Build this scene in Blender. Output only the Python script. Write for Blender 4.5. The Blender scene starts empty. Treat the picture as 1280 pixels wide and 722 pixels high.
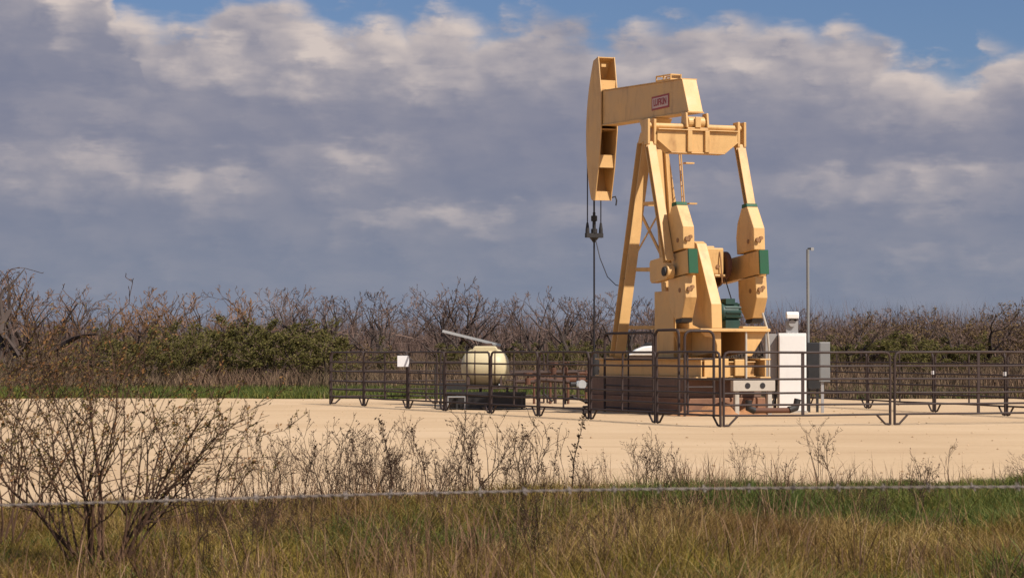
import bpy, bmesh, math, random
import numpy as np
from mathutils import Vector, Matrix
random.seed(7); rng = np.random.default_rng(7)
S = bpy.context.scene; COL = S.collection
PI = math.pi; R = math.radians

# ------------------------------------------------------------------ camera
F = 3000.0
PITCH = math.atan(79 / F)
cam_d = bpy.data.cameras.new('camera'); cam = bpy.data.objects.new('camera', cam_d); COL.objects.link(cam)
cam.location = (0, 0, 1.6); cam.rotation_euler = (PI/2 + PITCH, 0, 0)
cam_d.sensor_width = 36; cam_d.lens = 36 * F / 1280
cam_d.clip_start = 0.1; cam_d.clip_end = 5000
cam_d.dof.use_dof = True; cam_d.dof.focus_distance = 62; cam_d.dof.aperture_fstop = 9
S.camera = cam
CP, SP = math.cos(PITCH), math.sin(PITCH)
def ray(px, py):
    a, b, c = px - 640, F, 361 - py
    return (a, b*CP - c*SP, b*SP + c*CP)
def at(px, py, Y):
    r = ray(px, py); s = Y / r[1]
    return Vector((r[0]*s, Y, 1.6 + r[2]*s))
def colx(px, Y):            # x of an image column at a distance
    return (px - 640) / F * Y

# ------------------------------------------------------------------ materials
def nd(nt, t, **kw):
    n = nt.nodes.new(t)
    for k, v in kw.items():
        setattr(n, k, v)
    return n
def mat_new(name):
    m = bpy.data.materials.new(name); m.use_nodes = True
    nt = m.node_tree; b = nt.nodes['Principled BSDF']
    return m, nt, b
def ramp(nt, stops, interp='LINEAR'):
    r = nd(nt, 'ShaderNodeValToRGB'); r.color_ramp.interpolation = interp
    e = r.color_ramp.elements
    while len(e) < len(stops): e.new(0.5)
    for i, (p, c) in enumerate(stops):
        e[i].position = p; e[i].color = (*c, 1) if len(c) == 3 else c
    return r
def noise(nt, vec, scale, detail=5, rough=.55, dist=0, dims='3D'):
    n = nd(nt, 'ShaderNodeTexNoise'); n.noise_dimensions = dims
    n.inputs['Scale'].default_value = scale; n.inputs['Detail'].default_value = detail
    n.inputs['Roughness'].default_value = rough; n.inputs['Distortion'].default_value = dist
    if vec is not None: nt.links.new(vec, n.inputs['Vector'])
    return n
def paint(name, col, rough=.5, var=.25, dirt=(.16, .09, .05), dirt_amt=.35, metal=0, scale=1.5, bump=.15, streak=True):
    """painted or bare metal with blotches, rain streaks and grime"""
    m, nt, b = mat_new(name); L = nt.links.new
    tc = nd(nt, 'ShaderNodeTexCoord')
    n1 = noise(nt, tc.outputs['Object'], scale, 6, .6)
    c0 = tuple(c*(1-var) for c in col); c1 = tuple(min(1, c*(1+var*.6)) for c in col)
    r1 = ramp(nt, [(.3, c0), (.7, c1)]); L(n1.outputs['Fac'], r1.inputs['Fac'])
    mp = nd(nt, 'ShaderNodeMapping'); mp.inputs['Scale'].default_value = (2.6, 2.6, .8) if streak else (5, 5, 5)
    L(tc.outputs['Object'], mp.inputs['Vector'])
    n2 = noise(nt, mp.outputs['Vector'], 1.0, 7, .68)
    r2 = ramp(nt, [(.53, (0, 0, 0)), (.78, (dirt_amt,)*3)]); L(n2.outputs['Fac'], r2.inputs['Fac'])
    n3 = noise(nt, tc.outputs['Object'], scale*6, 8, .7)
    r3 = ramp(nt, [(.66, (0, 0, 0)), (.74, (dirt_amt*1.3,)*3)]); L(n3.outputs['Fac'], r3.inputs['Fac'])
    ad = nd(nt, 'ShaderNodeMath', operation='MAXIMUM'); L(r2.outputs['Color'], ad.inputs[0]); L(r3.outputs['Color'], ad.inputs[1])
    mx = nd(nt, 'ShaderNodeMixRGB'); mx.inputs['Color2'].default_value = (*dirt, 1)
    L(ad.outputs[0], mx.inputs['Fac']); L(r1.outputs['Color'], mx.inputs['Color1'])
    L(mx.outputs['Color'], b.inputs['Base Color'])
    b.inputs['Roughness'].default_value = rough; b.inputs['Metallic'].default_value = metal
    rr = ramp(nt, [(.3, (rough*.85,)*3), (.75, (min(1, rough*1.25),)*3)]); L(n1.outputs['Fac'], rr.inputs['Fac']); L(rr.outputs['Color'], b.inputs['Roughness'])
    bp = nd(nt, 'ShaderNodeBump'); bp.inputs['Strength'].default_value = bump; bp.inputs['Distance'].default_value = .02
    L(n3.outputs['Fac'], bp.inputs['Height']); L(bp.outputs['Normal'], b.inputs['Normal'])
    return m
M = {}
M['orange'] = paint('tan_orange_paint', (.66, .395, .155), .5, .11, (.27, .115, .04), .62)
M['rust'] = paint('rusted_iron', (.13, .055, .032), .8, .4, (.10, .04, .02), .6)
M['bolt'] = paint('stained_bolt', (.30, .15, .065), .7, .3, (.1, .04, .02), .6)
M['green'] = paint('green_paint', (.008, .082, .034), .65, .2, (.05, .05, .03), .25)
M['motor'] = paint('motor_green', (.012, .045, .035), .5, .25, (.03, .02, .015), .4)
M['black'] = paint('black_iron', (.022, .018, .018), .6, .3, (.08, .05, .03), .3)
M['cable'] = paint('steel_cable', (.035, .03, .035), .5, .2, (.06, .04, .03), .2, .5)
M['fence'] = paint('brown_pipe', (.042, .024, .021), .7, .3, (.08, .042, .026), .4, 0, 2)
M['white'] = paint('white_enamel', (.86, .84, .82), .45, .05, (.45, .38, .30), .22)
M['grey'] = paint('grey_enamel', (.34, .33, .33), .5, .1, (.2, .16, .12), .3)
M['midgrey'] = paint('mid_grey_enamel', (.22, .22, .22), .55, .1, (.12, .1, .08), .3)
M['dkgrey'] = paint('dark_grey_metal', (.022, .021, .023), .55, .15, (.1, .07, .05), .3)
M['galv'] = paint('galvanised_steel', (.42, .42, .42), .6, .12, (.2, .15, .1), .25, .1)
M['concrete'] = paint('soiled_concrete', (.27, .135, .080), .9, .3, (.09, .05, .03), .55, 0, 1.2, .5)
M['slab'] = paint('grimy_slab', (.19, .115, .085), .9, .3, (.06, .04, .03), .5, 0, 1.5, .5)
M['cream'] = paint('cream_steel', (.50, .44, .37), .55, .1, (.2, .13, .08), .4)
M['sign'] = paint('sign_white', (.82, .80, .80), .5, .04, (.6, .5, .4), .12)
M['red'] = paint('badge_red', (.36, .05, .045), .5, .15, (.2, .1, .06), .2)
M['badge'] = paint('badge_pale', (.60, .42, .38), .5, .1, (.3, .15, .1), .2)
M['tank'] = paint('cream_plastic', (.62, .52, .32), .5, .12, (.42, .30, .10), .45, 0, 1.0, .05)
M['skid'] = paint('brown_skid', (.075, .042, .032), .65, .3, (.07, .04, .025), .4)
M['mud'] = paint('rusty_soil', (.40, .19, .085), .95, .3, (.2, .1, .05), .4, 0, 3, 1.0, False)
M['post'] = paint('weathered_wood', (.24, .19, .14), .9, .3, (.1, .08, .06), .5, 0, 3, .6)

def island_mat(name, stops, rough=.7, big=None, trans=0):
    """each leaf, blade or twig takes its own tone; big = slow change over the ground"""
    m, nt, b = mat_new(name); L = nt.links.new
    g = nd(nt, 'ShaderNodeNewGeometry')
    r = ramp(nt, stops); L(g.outputs['Random Per Island'], r.inputs['Fac'])
    out = r.outputs['Color']
    if big:
        n = noise(nt, g.outputs['Position'], big[0], 4, .6)
        rb = ramp(nt, [(.38, big[1]), (.62, big[2])]); L(n.outputs['Fac'], rb.inputs['Fac'])
        mx = nd(nt, 'ShaderNodeMixRGB', blend_type='MULTIPLY'); mx.inputs['Fac'].default_value = 1
        L(out, mx.inputs['Color1']); L(rb.outputs['Color'], mx.inputs['Color2']); out = mx.outputs['Color']
    L(out, b.inputs['Base Color']); b.inputs['Roughness'].default_value = rough
    b.inputs['Specular IOR Level'].default_value = .25
    if trans:
        t = nd(nt, 'ShaderNodeBsdfTranslucent'); L(out, t.inputs['Color'])
        ms = nd(nt, 'ShaderNodeMixShader'); ms.inputs['Fac'].default_value = trans
        L(b.outputs['BSDF'], ms.inputs[1]); L(t.outputs['BSDF'], ms.inputs[2])
        L(ms.outputs['Shader'], nt.nodes['Material Output'].inputs['Surface'])
    return m
M['dry_grass'] = island_mat('dry_grass', [(0, (.14, .078, .028)), (.35, (.30, .19, .068)), (.75, (.46, .31, .12)), (1, (.60, .46, .24))], .75,
                            (.75, (.50, .39, .34), (1.03, 1.03, .92)), .3)
M['green_grass'] = island_mat('green_grass', [(0, (.062, .085, .020)), (.5, (.125, .155, .034)), (1, (.24, .235, .062))], .6, (.6, (.7, .8, .7), (1.1, 1.0, .9)), .35)
M['olive_grass'] = island_mat('olive_grass', [(0, (.13, .105, .018)), (.5, (.26, .20, .038)), (1, (.40, .30, .075))], .6, (.7, (.68, .62, .6), (1.12, 1.05, .9)), .35)
M['weed'] = island_mat('weed_stem', [(0, (.026, .013, .009)), (.6, (.050, .026, .016)), (1, (.085, .048, .027))], .8)
M['weedhead'] = island_mat('weed_seed_heads', [(0, (.032, .015, .009)), (.6, (.066, .033, .018)), (1, (.14, .08, .04))], .8, None, .2)
M['shrub_stem'] = island_mat('shrub_bark', [(0, (.06, .032, .020)), (1, (.125, .066, .040))], .85)
M['shrub_leaf'] = island_mat('shrub_leaf', [(0, (.10, .075, .018)), (.4, (.18, .13, .032)), (.7, (.24, .12, .038)), (1, (.30, .13, .045))], .7, None, .25)
M['bark'] = island_mat('mesquite_bark', [(0, (.05, .035, .03)), (1, (.09, .065, .055))], .9)
M['twig'] = island_mat('mesquite_twigs', [(0, (.085, .053, .044)), (.5, (.14, .088, .070)), (1, (.195, .125, .098))], .9)
M['twig_rust'] = island_mat('rust_brown_twigs', [(0, (.12, .06, .025)), (.5, (.21, .10, .042)), (1, (.27, .145, .065))], .9)
M['bush_green'] = island_mat('bush_leaves', [(0, (.10, .092, .028)), (.5, (.16, .14, .040)), (1, (.22, .18, .065))], .85, None, .4)
M['bush_olive'] = island_mat('olive_bush_leaves', [(0, (.13, .085, .040)), (.5, (.20, .13, .056)), (1, (.26, .17, .08))], .9, None, .35)
M['brush'] = island_mat('dry_brush', [(0, (.08, .05, .034)), (.5, (.15, .098, .066)), (1, (.24, .165, .108))], .9, (.12, (.75, .8, .7), (1.1, 1, .95)))

# ------------------------------------------------------------------ mesh builder
class MB:
    def __init__(s): s.v = []; s.f = []
    def add(s, vs, fs):
        o = len(s.v); s.v += [tuple(p) for p in vs]; s.f += [tuple(i+o for i in f) for f in fs]; return s
    def box(s, x0, x1, y0, y1, z0, z1):
        return s.add([(x0,y0,z0),(x1,y0,z0),(x1,y1,z0),(x0,y1,z0),(x0,y0,z1),(x1,y0,z1),(x1,y1,z1),(x0,y1,z1)],
                     [(0,3,2,1),(4,5,6,7),(0,1,5,4),(1,2,6,5),(2,3,7,6),(3,0,4,7)])
    def prism(s, poly, axis, a0, a1):
        def P(p, a):
            return (a, p[0], p[1]) if axis == 'x' else (p[0], a, p[1]) if axis == 'y' else (p[0], p[1], a)
        n = len(poly)
        return s.add([P(p, a0) for p in poly] + [P(p, a1) for p in poly],
                     [tuple(range(n)), tuple(range(2*n-1, n-1, -1))] + [(i, (i+1) % n, n+(i+1) % n, n+i) for i in range(n)])
    def bar(s, p, q, w, h, up=(0, 0, 1)):
        p, q = Vector(p), Vector(q); d = (q-p).normalized(); u = Vector(up)
        x = d.cross(u)
        if x.length < 1e-4: x = d.cross(Vector((0, 1, 0)))
        x.normalize(); y = x.cross(d)
        c = [x*(w/2)*a + y*(h/2)*b for a, b in ((-1,-1),(1,-1),(1,1),(-1,1))]
        return s.add([p+k for k in c] + [q+k for k in c], [(0,1,2,3),(7,6,5,4)] + [(i,(i+1)%4,4+(i+1)%4,4+i) for i in range(4)])
    def hbeam(s, p, q, w, h, t=.03, up=(0, 0, 1)):
        """I-section: two flanges w wide, h apart along up, and a web"""
        p, q = Vector(p), Vector(q); d = (q-p).normalized(); x = d.cross(Vector(up)).normalized(); y = x.cross(d)
        for k in (-1, 1): s.bar(p+y*k*(h/2-t/2), q+y*k*(h/2-t/2), w, t, y)
        return s.bar(p, q, t, h-2*t-.004, y)
    def tube(s, pts, r, n=8, cap=True):
        pts = [Vector(p) for p in pts]; k = len(pts); rs = r if isinstance(r, (list, tuple)) else [r]*k
        ref = None; vs = []
        for i, p in enumerate(pts):
            d = (pts[min(i+1, k-1)] - pts[max(i-1, 0)]).normalized()
            if ref is None: ref = d.orthogonal().normalized()
            ref = (ref - d*ref.dot(d))
            if ref.length < 1e-5: ref = d.orthogonal()
            ref.normalize(); w = d.cross(ref)
            for j in range(n):
                a = 2*PI*j/n; vs.append(p + (ref*math.cos(a) + w*math.sin(a))*rs[i])
        fs = [(i*n+j, i*n+(j+1)%n, (i+1)*n+(j+1)%n, (i+1)*n+j) for i in range(k-1) for j in range(n)]
        if cap: fs += [tuple(range(n-1, -1, -1)), tuple(range((k-1)*n, k*n))]
        return s.add(vs, fs)
    def cyl(s, p, q, r, n=24): return s.tube([p, q], r, n)
    def lathe(s, c, axis, prof, n=32):
        """profile of (offset along axis, radius)"""
        a = Vector(axis).normalized(); x = a.orthogonal().normalized(); y = a.cross(x); c = Vector(c); vs = []
        for t, r in prof:
            for j in range(n):
                g = 2*PI*j/n; vs.append(c + a*t + (x*math.cos(g)+y*math.sin(g))*r)
        k = len(prof)
        fs = [(i*n+j, i*n+(j+1)%n, (i+1)*n+(j+1)%n, (i+1)*n+j) for i in range(k-1) for j in range(n)]
        return s.add(vs, fs + [tuple(range(n-1,-1,-1)), tuple(range((k-1)*n, k*n))])
    def mesh(s, name, mat, smooth=False, recalc=True):
        me = bpy.data.meshes.new(name); me.from_pydata(s.v, [], s.f); me.materials.append(mat)
        if recalc:
            bm = bmesh.new(); bm.from_mesh(me); bmesh.ops.recalc_face_normals(bm, faces=bm.faces); bm.to_mesh(me); bm.free()
        if smooth:
            me.polygons.foreach_set('use_smooth', [True]*len(me.polygons))
            me.set_sharp_from_angle(angle=R(35))
        me.update(); return me
    def build(s, name, mat, parent=None, smooth=False, bevel=0, recalc=True, label=None):
        o = bpy.data.objects.new(name, s.mesh(name, mat, smooth, recalc)); COL.objects.link(o)
        if parent is not None: o.parent = parent
        if bevel:
            b = o.modifiers.new('edge', 'BEVEL'); b.width = bevel; b.segments = 2; b.limit_method = 'ANGLE'; b.angle_limit = R(40)
        if label: o['label'] = label
        return o
def tag(o, label=None, cat=None, group=None, kind=None):
    for k, v in (('label', label), ('category', cat), ('group', group), ('kind', kind)):
        if v: o[k] = v
    return o
def thing(name, label, cat, loc=(0, 0, 0), rz=0, group=None):
    o = bpy.data.objects.new(name, None); COL.objects.link(o); o.location = loc; o.rotation_euler = (0, 0, rz); o.empty_display_size = .2
    return tag(o, label, cat, group)
def dup(root, loc, rz=0, sc=1, label=None, group=None):
    r = root.copy(); COL.objects.link(r); r.location = loc; r.rotation_euler = (0, 0, rz)
    r.scale = sc if isinstance(sc, (tuple, list)) else (sc, sc, sc)
    if label: r['label'] = label
    if group: r['group'] = group
    for ch in root.children:
        c = ch.copy(); COL.objects.link(c); c.parent = r
        for g in ch.children:
            d = g.copy(); COL.objects.link(d); d.parent = c
    return r
def np_mesh(name, V, faces_n, idx, mat):
    """V (n,3); idx flat loop indices; faces_n vertices per face array"""
    me = bpy.data.meshes.new(name)
    me.vertices.add(len(V)); me.vertices.foreach_set('co', np.asarray(V, np.float32).ravel())
    me.loops.add(len(idx)); me.loops.foreach_set('vertex_index', np.asarray(idx, np.int32))
    st = np.concatenate([[0], np.cumsum(faces_n)[:-1]])
    me.polygons.add(len(faces_n)); me.polygons.foreach_set('loop_start', st.astype(np.int32))
    me.update(calc_edges=True); me.materials.append(mat); me.validate()
    return me

# ------------------------------------------------------------------ ground
def ground_material():
    m, nt, b = mat_new('field_soil'); L = nt.links.new
    g = nd(nt, 'ShaderNodeNewGeometry')
    n1 = noise(nt, g.outputs['Position'], .09, 6, .6); n2 = noise(nt, g.outputs['Position'], 1.7, 8, .7)
    a = ramp(nt, [(.35, (.085, .075, .028)), (.5, (.12, .09, .042)), (.65, (.15, .10, .055))]); L(n1.outputs['Fac'], a.inputs['Fac'])
    c = ramp(nt, [(.3, (.45, .45, .45)), (.7, (1, 1, 1))]); L(n2.outputs['Fac'], c.inputs['Fac'])
    mx = nd(nt, 'ShaderNodeMixRGB', blend_type='MULTIPLY'); mx.inputs['Fac'].default_value = 1
    L(a.outputs['Color'], mx.inputs['Color1']); L(c.outputs['Color'], mx.inputs['Color2']); L(mx.outputs['Color'], b.inputs['Base Color'])
    b.inputs['Roughness'].default_value = 1; b.inputs['Specular IOR Level'].default_value = .1
    return m
MB().add([(-2500, -200, 0), (2500, -200, 0), (2500, 4500, 0), (-2500, 4500, 0)], [(0, 1, 2, 3)]).build('ground', ground_material(), recalc=False)['kind'] = 'structure'

def pad_material():
    m, nt, b = mat_new('caliche'); L = nt.links.new
    g = nd(nt, 'ShaderNodeNewGeometry')
    mp = nd(nt, 'ShaderNodeMapping'); mp.inputs['Scale'].default_value = (.13, .17, 1); mp.inputs['Rotation'].default_value = (0, 0, R(-6)); L(g.outputs['Position'], mp.inputs['Vector'])
    n1 = noise(nt, mp.outputs['Vector'], 1.0, 7, .62, .4)
    a = ramp(nt, [(.28, (.50, .345, .21)), (.5, (.565, .40, .25)), (.72, (.62, .45, .295))]); L(n1.outputs['Fac'], a.inputs['Fac'])
    n2 = noise(nt, g.outputs['Position'], 9, 8, .75)
    c = ramp(nt, [(.25, (.88, .86, .83)), (.6, (1, 1, 1))]); L(n2.outputs['Fac'], c.inputs['Fac'])
    mx = nd(nt, 'ShaderNodeMixRGB', blend_type='MULTIPLY'); mx.inputs['Fac'].default_value = 1
    L(a.outputs['Color'], mx.inputs['Color1']); L(c.outputs['Color'], mx.inputs['Color2'])
    # wheel ruts: thin darker bands along the drive
    mp2 = nd(nt, 'ShaderNodeMapping'); mp2.inputs['Scale'].default_value = (.05, .5, 1); mp2.inputs['Rotation'].default_value = (0, 0, R(5)); L(g.outputs['Position'], mp2.inputs['Vector'])
    n3 = noise(nt, mp2.outputs['Vector'], 1.3, 5, .6, .3)
    d = ramp(nt, [(.58, (1, 1, 1)), (.66, (.91, .89, .87)), (.74, (.98, .97, .96))]); L(n3.outputs['Fac'], d.inputs['Fac'])
    m2 = nd(nt, 'ShaderNodeMixRGB', blend_type='MULTIPLY'); m2.inputs['Fac'].default_value = 1
    L(mx.outputs['Color'], m2.inputs['Color1']); L(d.outputs['Color'], m2.inputs['Color2'])
    L(m2.outputs['Color'], b.inputs['Base Color'])
    b.inputs['Roughness'].default_value = .95; b.inputs['Specular IOR Level'].default_value = .15
    n4 = noise(nt, g.outputs['Position'], 22, 6, .7)
    ad = nd(nt, 'ShaderNodeMath', operation='ADD'); L(n4.outputs['Fac'], ad.inputs[0]); L(n3.outputs['Fac'], ad.inputs[1])
    bp = nd(nt, 'ShaderNodeBump'); bp.inputs['Strength'].default_value = .3; bp.inputs['Distance'].default_value = .04
    L(ad.outputs[0], bp.inputs['Height']); L(bp.outputs['Normal'], b.inputs['Normal'])
    return m
def near_edge(x):   # front limit of the pad
    return 26.9 + .42*np.clip(x, -8, 12) + .35*np.sin(x*1.1) + .22*np.sin(x*2.9+1) + .12*np.sin(x*7.1)
def far_edge(x):
    return 83 + .8*np.sin(x*.35) + .35*np.sin(x*1.3+2)
xs = np.arange(-45, 70.1, .5)
pv_ = [(x, float(near_edge(x)), .004) for x in xs] + [(x, float(far_edge(x)), .004) for x in xs]
nx = len(xs)
MB().add(pv_, [(i, i+1, nx+i+1, nx+i) for i in range(nx-1)]).build('pad', pad_material(), recalc=False)['kind'] = 'structure'

# loose stones on the pad
sb = []
for i in range(1500):
    y = 28 + 55*rng.random()**1.2; x = (rng.random()-.5)*.62*y + 1
    if y < near_edge(x): continue
    r = .008 + .028*rng.random()**3; sb.append((x, y, r))
ico = [(1,0,0),(-1,0,0),(0,1,0),(0,-1,0),(0,0,1),(0,0,-1)]; icf = [(0,2,4),(2,1,4),(1,3,4),(3,0,4),(2,0,5),(1,2,5),(3,1,5),(0,3,5)]
g_ = MB()
for x, y, r in sb:
    q = rng.random(6)*.6+.7
    g_.add([(x+a*r*q[k], y+b*r*q[k], .006+max(-.3, c)*r*q[k]*.7+r*.2) for k, (a, b, c) in enumerate(ico)], icf)
M['stone'] = island_mat('pale_stones', [(0, (.30, .19, .10)), (1, (.60, .43, .27))], .95)
tag(g_.build('gravel', M['stone'], recalc=False), kind='stuff')['label'] = 'small loose pale stones scattered over the tan pad'

# ------------------------------------------------------------------ pumpjack
TH = R(21)
pj = thing('pumpjack', 'tall tan orange oil pumpjack with green tipped counterweights behind the pipe fence', 'pumpjack', (4.75, 63.0, 0), TH)
ORG = M['orange']
BV = .012
def P(name, mb, mat=ORG, parent=pj, **k):
    k.setdefault('bevel', BV); return mb.build(name, mat, parent, **k)
# walking beam
beam = P('walking_beam', MB().prism([(.20, 8.79), (-.20, 7.90), (5.62, 8.06), (5.62, 9.02)], 'x', -.21, .21))
fl = MB().prism([(.215, 8.815), (.215, 8.79), (5.62, 9.02), (5.62, 9.045)], 'x', -.235, .235)
fl.prism([(-.21, 7.90), (-.21, 7.872), (5.62, 8.032), (5.62, 8.06)], 'x', -.235, .235)
P('flange', fl, parent=beam, bevel=0)
# badge with lettering on the near side
bd = MB().box(-.222, -.212, 1.00, 2.12, 8.13, 8.50)
badge = P('badge', bd, M['red'], beam, bevel=0)
P('badge_panel', MB().box(-.227, -.2225, 1.06, 2.06, 8.18, 8.45), M['badge'], badge, bevel=0)
def lettering(name, body, size, mat, parent, loc, rot):
    cu = bpy.data.curves.new(name, 'FONT'); cu.body = body; cu.size = size; cu.extrude = .003; cu.align_x = 'CENTER'; cu.align_y = 'CENTER'; cu.offset = .006
    t = bpy.data.objects.new(name, cu); COL.objects.link(t); bpy.context.view_layer.update()
    me = bpy.data.meshes.new_from_object(t.evaluated_get(bpy.context.evaluated_depsgraph_get())); bpy.data.objects.remove(t)
    me.materials.clear(); me.materials.append(mat)
    o = bpy.data.objects.new(name, me); COL.objects.link(o); o.parent = parent; o.location = loc; o.rotation_euler = rot; return o
lettering('lettering', 'LUFKIN', .25, M['red'], badge, (-.231, 1.56, 8.315), (PI/2, 0, -PI/2))
# maintenance rail on the beam
rl = MB()
for z in (8.86, 8.98, 9.10):
    rl.tube([(.12, 1.62, z-.02), (.12, 2.55, z+.02), (.42, 2.55, z+.02), (.42, 1.62, z-.02), (.12, 1.62, z-.02)], .022, 6)
for x in (.12, .42):
    for y in (1.62, 2.08, 2.55): rl.tube([(x, y, 8.62), (x, y, 9.1)], .022, 6)
rl.box(.40, .41, 1.64, 2.3, 8.7, 9.08)
rl.box(.22, .5, 1.55, 2.6, 8.60, 8.63)
P('platform_rail', rl, bevel=0)
# horsehead
C0 = (2.10, 7.78); RH = 4.52
def arc(a): return (C0[0] + RH*math.cos(R(a)), C0[1] + RH*math.sin(R(a)))
front = [arc(a) for a in np.linspace(28.5, -23.5, 22)]
prof = [(5.72, 10.02)] + front + [(5.98, 5.93), (5.70, 6.9), (5.52, 7.9), (5.50, 8.9)]
hd = MB()
hd.prism(prof, 'x', -.26, -.235); hd.prism(prof, 'x', .235, .26)
horse = P('horsehead', hd, bevel=0)
fp = MB(); inner = [(C0[0]+(RH-.03)*math.cos(R(a)), C0[1]+(RH-.03)*math.sin(R(a))) for a in np.linspace(-23.2, 28.2, 22)]
fp.prism([(C0[0]+(RH-.005)*math.cos(R(a)), C0[1]+(RH-.005)*math.sin(R(a))) for a in np.linspace(28.2, -23.2, 22)] + inner, 'x', -.234, .234)
P('wrap_plate', fp, parent=horse, bevel=0)
def stiff(z0, z1, y, dep): return MB().box(-.233, .233, y, y+dep, z0, z1)
P('stiffener', stiff(9.08, 9.34, 5.60, .03), parent=horse, bevel=0)
P('stiffener', stiff(6.86, 7.22, 5.74, .03), parent=horse, bevel=0)
P('stiffener', MB().prism([(6.02, 6.2), (6.0, 5.94), (6.25, 5.95), (6.24, 5.98), (6.05, 6.0), (6.05, 6.2)], 'x', -.233, .233), parent=horse, bevel=0)
P('stiffener', MB().box(-.233, .233, 5.60, 6.5, 7.93, 7.96), parent=horse, bevel=0)
P('stiffener', MB().box(-.233, .233, 5.60, 6.4, 9.04, 9.07), parent=horse, bevel=0)
P('stiffener', MB().prism([(5.74, 10.016), (5.74, 9.99), (6.05, 9.90), (6.06, 9.93)], 'x', -.233, .233), parent=horse, bevel=0)
P('latch', MB().box(-.2, -.06, 5.62, 5.72, 9.72, 9.80), parent=horse, bevel=0)
P('hook', MB().tube([(.27, 6.05, 6.02), (.40, 6.02, 6.06), (.43, 6.0, 5.95), (.41, 6.0, 5.8)], .022, 6), M['black'], horse, bevel=0)
# bridle, carrier bar and polished rod
br = MB()
for x in (-.21, .21): br.tube([(x, 6.63, 7.7), (x, 6.64, 5.0)], .017, 6)
bridle = P('bridle', br, M['cable'], bevel=0)
cb = MB().box(-.26, .26, 6.57, 6.71, 4.90, 5.03)
for x in (-.21, .21): cb.lathe((x, 6.64, 5.03), (0, 0, 1), [(0, .06), (.12, .055), (.3, .03)], 10)
cb.lathe((0, 6.64, 5.03), (0, 0, 1), [(0, .09), (.12, .09), (.13, .05), (.34, .05), (.35, .09), (.5, .09), (.51, .04), (.6, .04)], 10)
cb.lathe((0, 6.64, 4.90), (0, 0, -1), [(0, .14), (.07, .08), (.14, .03)], 10)
P('carrier_bar', cb, M['black'], bridle, bevel=0)
P('polished_rod', MB().cyl((0, 6.64, 1.6), (0, 6.64, 6.0), .026, 10), M['cable'], bevel=0)
P('hanging_cable', MB().tube([(.02, 6.6, 4.88), (.06, 6.35, 4.3), (.10, 5.9, 3.75), (.10, 5.3, 3.5), (0, 4.6, 3.45), (-.4, 3.6, 3.5), (-.82, 2.6, 3.6)], .014, 6), M['cable'], bevel=0)
# samson post: two splayed front legs, a rear leg, braces
UP = (0, 1, 0)
for s in (-1, 1):
    lg = MB().hbeam((s*.22, 2.58, 7.30), (s*1.10, 2.45, 1.47), .30, .38, .035, UP)
    lg.box(s*1.10-.24, s*1.10+.24, 2.2, 2.7, 1.44, 1.47)
    P('samson_leg', lg)
P('samson_leg', MB().hbeam((0, 2.15, 7.3), (0, 1.25, 1.46), .26, .30, .03, (1, 0, 0)))
bc = MB()
def on_leg(z, s=-1):
    t = (7.30-z)/5.83; return Vector((s*(.22+.88*t), 2.58-.13*t, z))
def on_rear(z):
    t = (7.3-z)/5.84; return Vector((0, 2.15-.9*t, z))
for z in (5.63, 3.84, 2.27):
    bc.bar(on_leg(z), on_rear(z), .07, .09); bc.bar(on_leg(z, 1), on_rear(z), .07, .09); bc.bar(on_leg(z)+Vector((0, .1, 0)), on_leg(z, 1)+Vector((0, .1, 0)), .07, .09)
bc.bar(on_leg(5.6), on_rear(3.9), .06, .06); bc.bar(on_leg(3.9), on_rear(5.55), .04, .04)
bc.bar(on_leg(3.8, 1), on_rear(2.4), .05, .05)
P('brace', bc, bevel=0)
sd = MB().prism([(1.95, 7.28), (2.80, 7.28), (2.62, 7.58), (2.12, 7.58)], 'x', -.34, .34)
sd.cyl((-.36, 2.36, 7.66), (.36, 2.36, 7.66), .16, 20); sd.prism([(1.9, 7.92), (2.8, 7.93), (2.62, 7.70), (2.1, 7.70)], 'x', -.3, .3)
P('saddle_bearing', sd)
# ladder up the far side of the post
ld = MB()
a0, a1 = Vector((.62, 2.05, 7.0)), Vector((.72, 2.38, 7.0)); b0, b1 = Vector((.98, 1.95, 1.5)), Vector((1.06, 2.30, 1.5))
ld.tube([b0, a0, a0+Vector((0, 0, .35))], .02, 6); ld.tube([b1, a1, a1+Vector((0, 0, .35))], .02, 6)
for i in range(20):
    t = i/19; ld.tube([b0.lerp(a0, t), b1.lerp(a1, t)], .013, 5)
ld.box(.75, 1.0, 2.0, 2.2, 6.72, 6.76); ld.box(.85, 1.08, 2.0, 2.2, 5.62, 5.66)
P('ladder', ld, bevel=0)
# equalizer
eq = MB().prism([(-1.16, 7.38), (1.16, 7.38), (1.16, 7.12), (.78, 6.82), (-.78, 6.82), (-1.16, 7.12)], 'y', -.32, -.27)
eq.prism([(-1.16, 7.38), (1.16, 7.38), (1.16, 7.12), (.78, 6.82), (-.78, 6.82), (-1.16, 7.12)], 'y', -.02, .03)
eq.box(-1.16, 1.16, -.40, .10, 7.382, 7.41); eq.box(-.78, .78, -.36, .06, 6.79, 6.817)
eq.bar((-1.16, -.15, 7.12), (-.78, -.15, 6.82), .42, .02, (1, 0, 1)); eq.bar((1.16, -.15, 7.12), (.78, -.15, 6.82), .42, .02, (-1, 0, 1))
for x in (-.32, .18): eq.box(x, x+.13, -.40, -.323, 6.822, 7.378)
equal = P('equalizer', eq)
P('cross_pin', MB().cyl((-1.38, -.15, 7.50), (1.38, -.15, 7.50), .075, 16), parent=equal, bevel=0)
bg = MB().box(-.30, .30, -.33, .05, 7.412, 7.47)
bg.cyl((-.24, -.15, 7.62), (.24, -.15, 7.62), .15, 18)
for x in (-.33, .27): bg.prism([(-.34, 7.47), (.04, 7.47), (-.02, 7.86), (-.28, 7.86)], 'x', x, x+.06)
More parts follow.
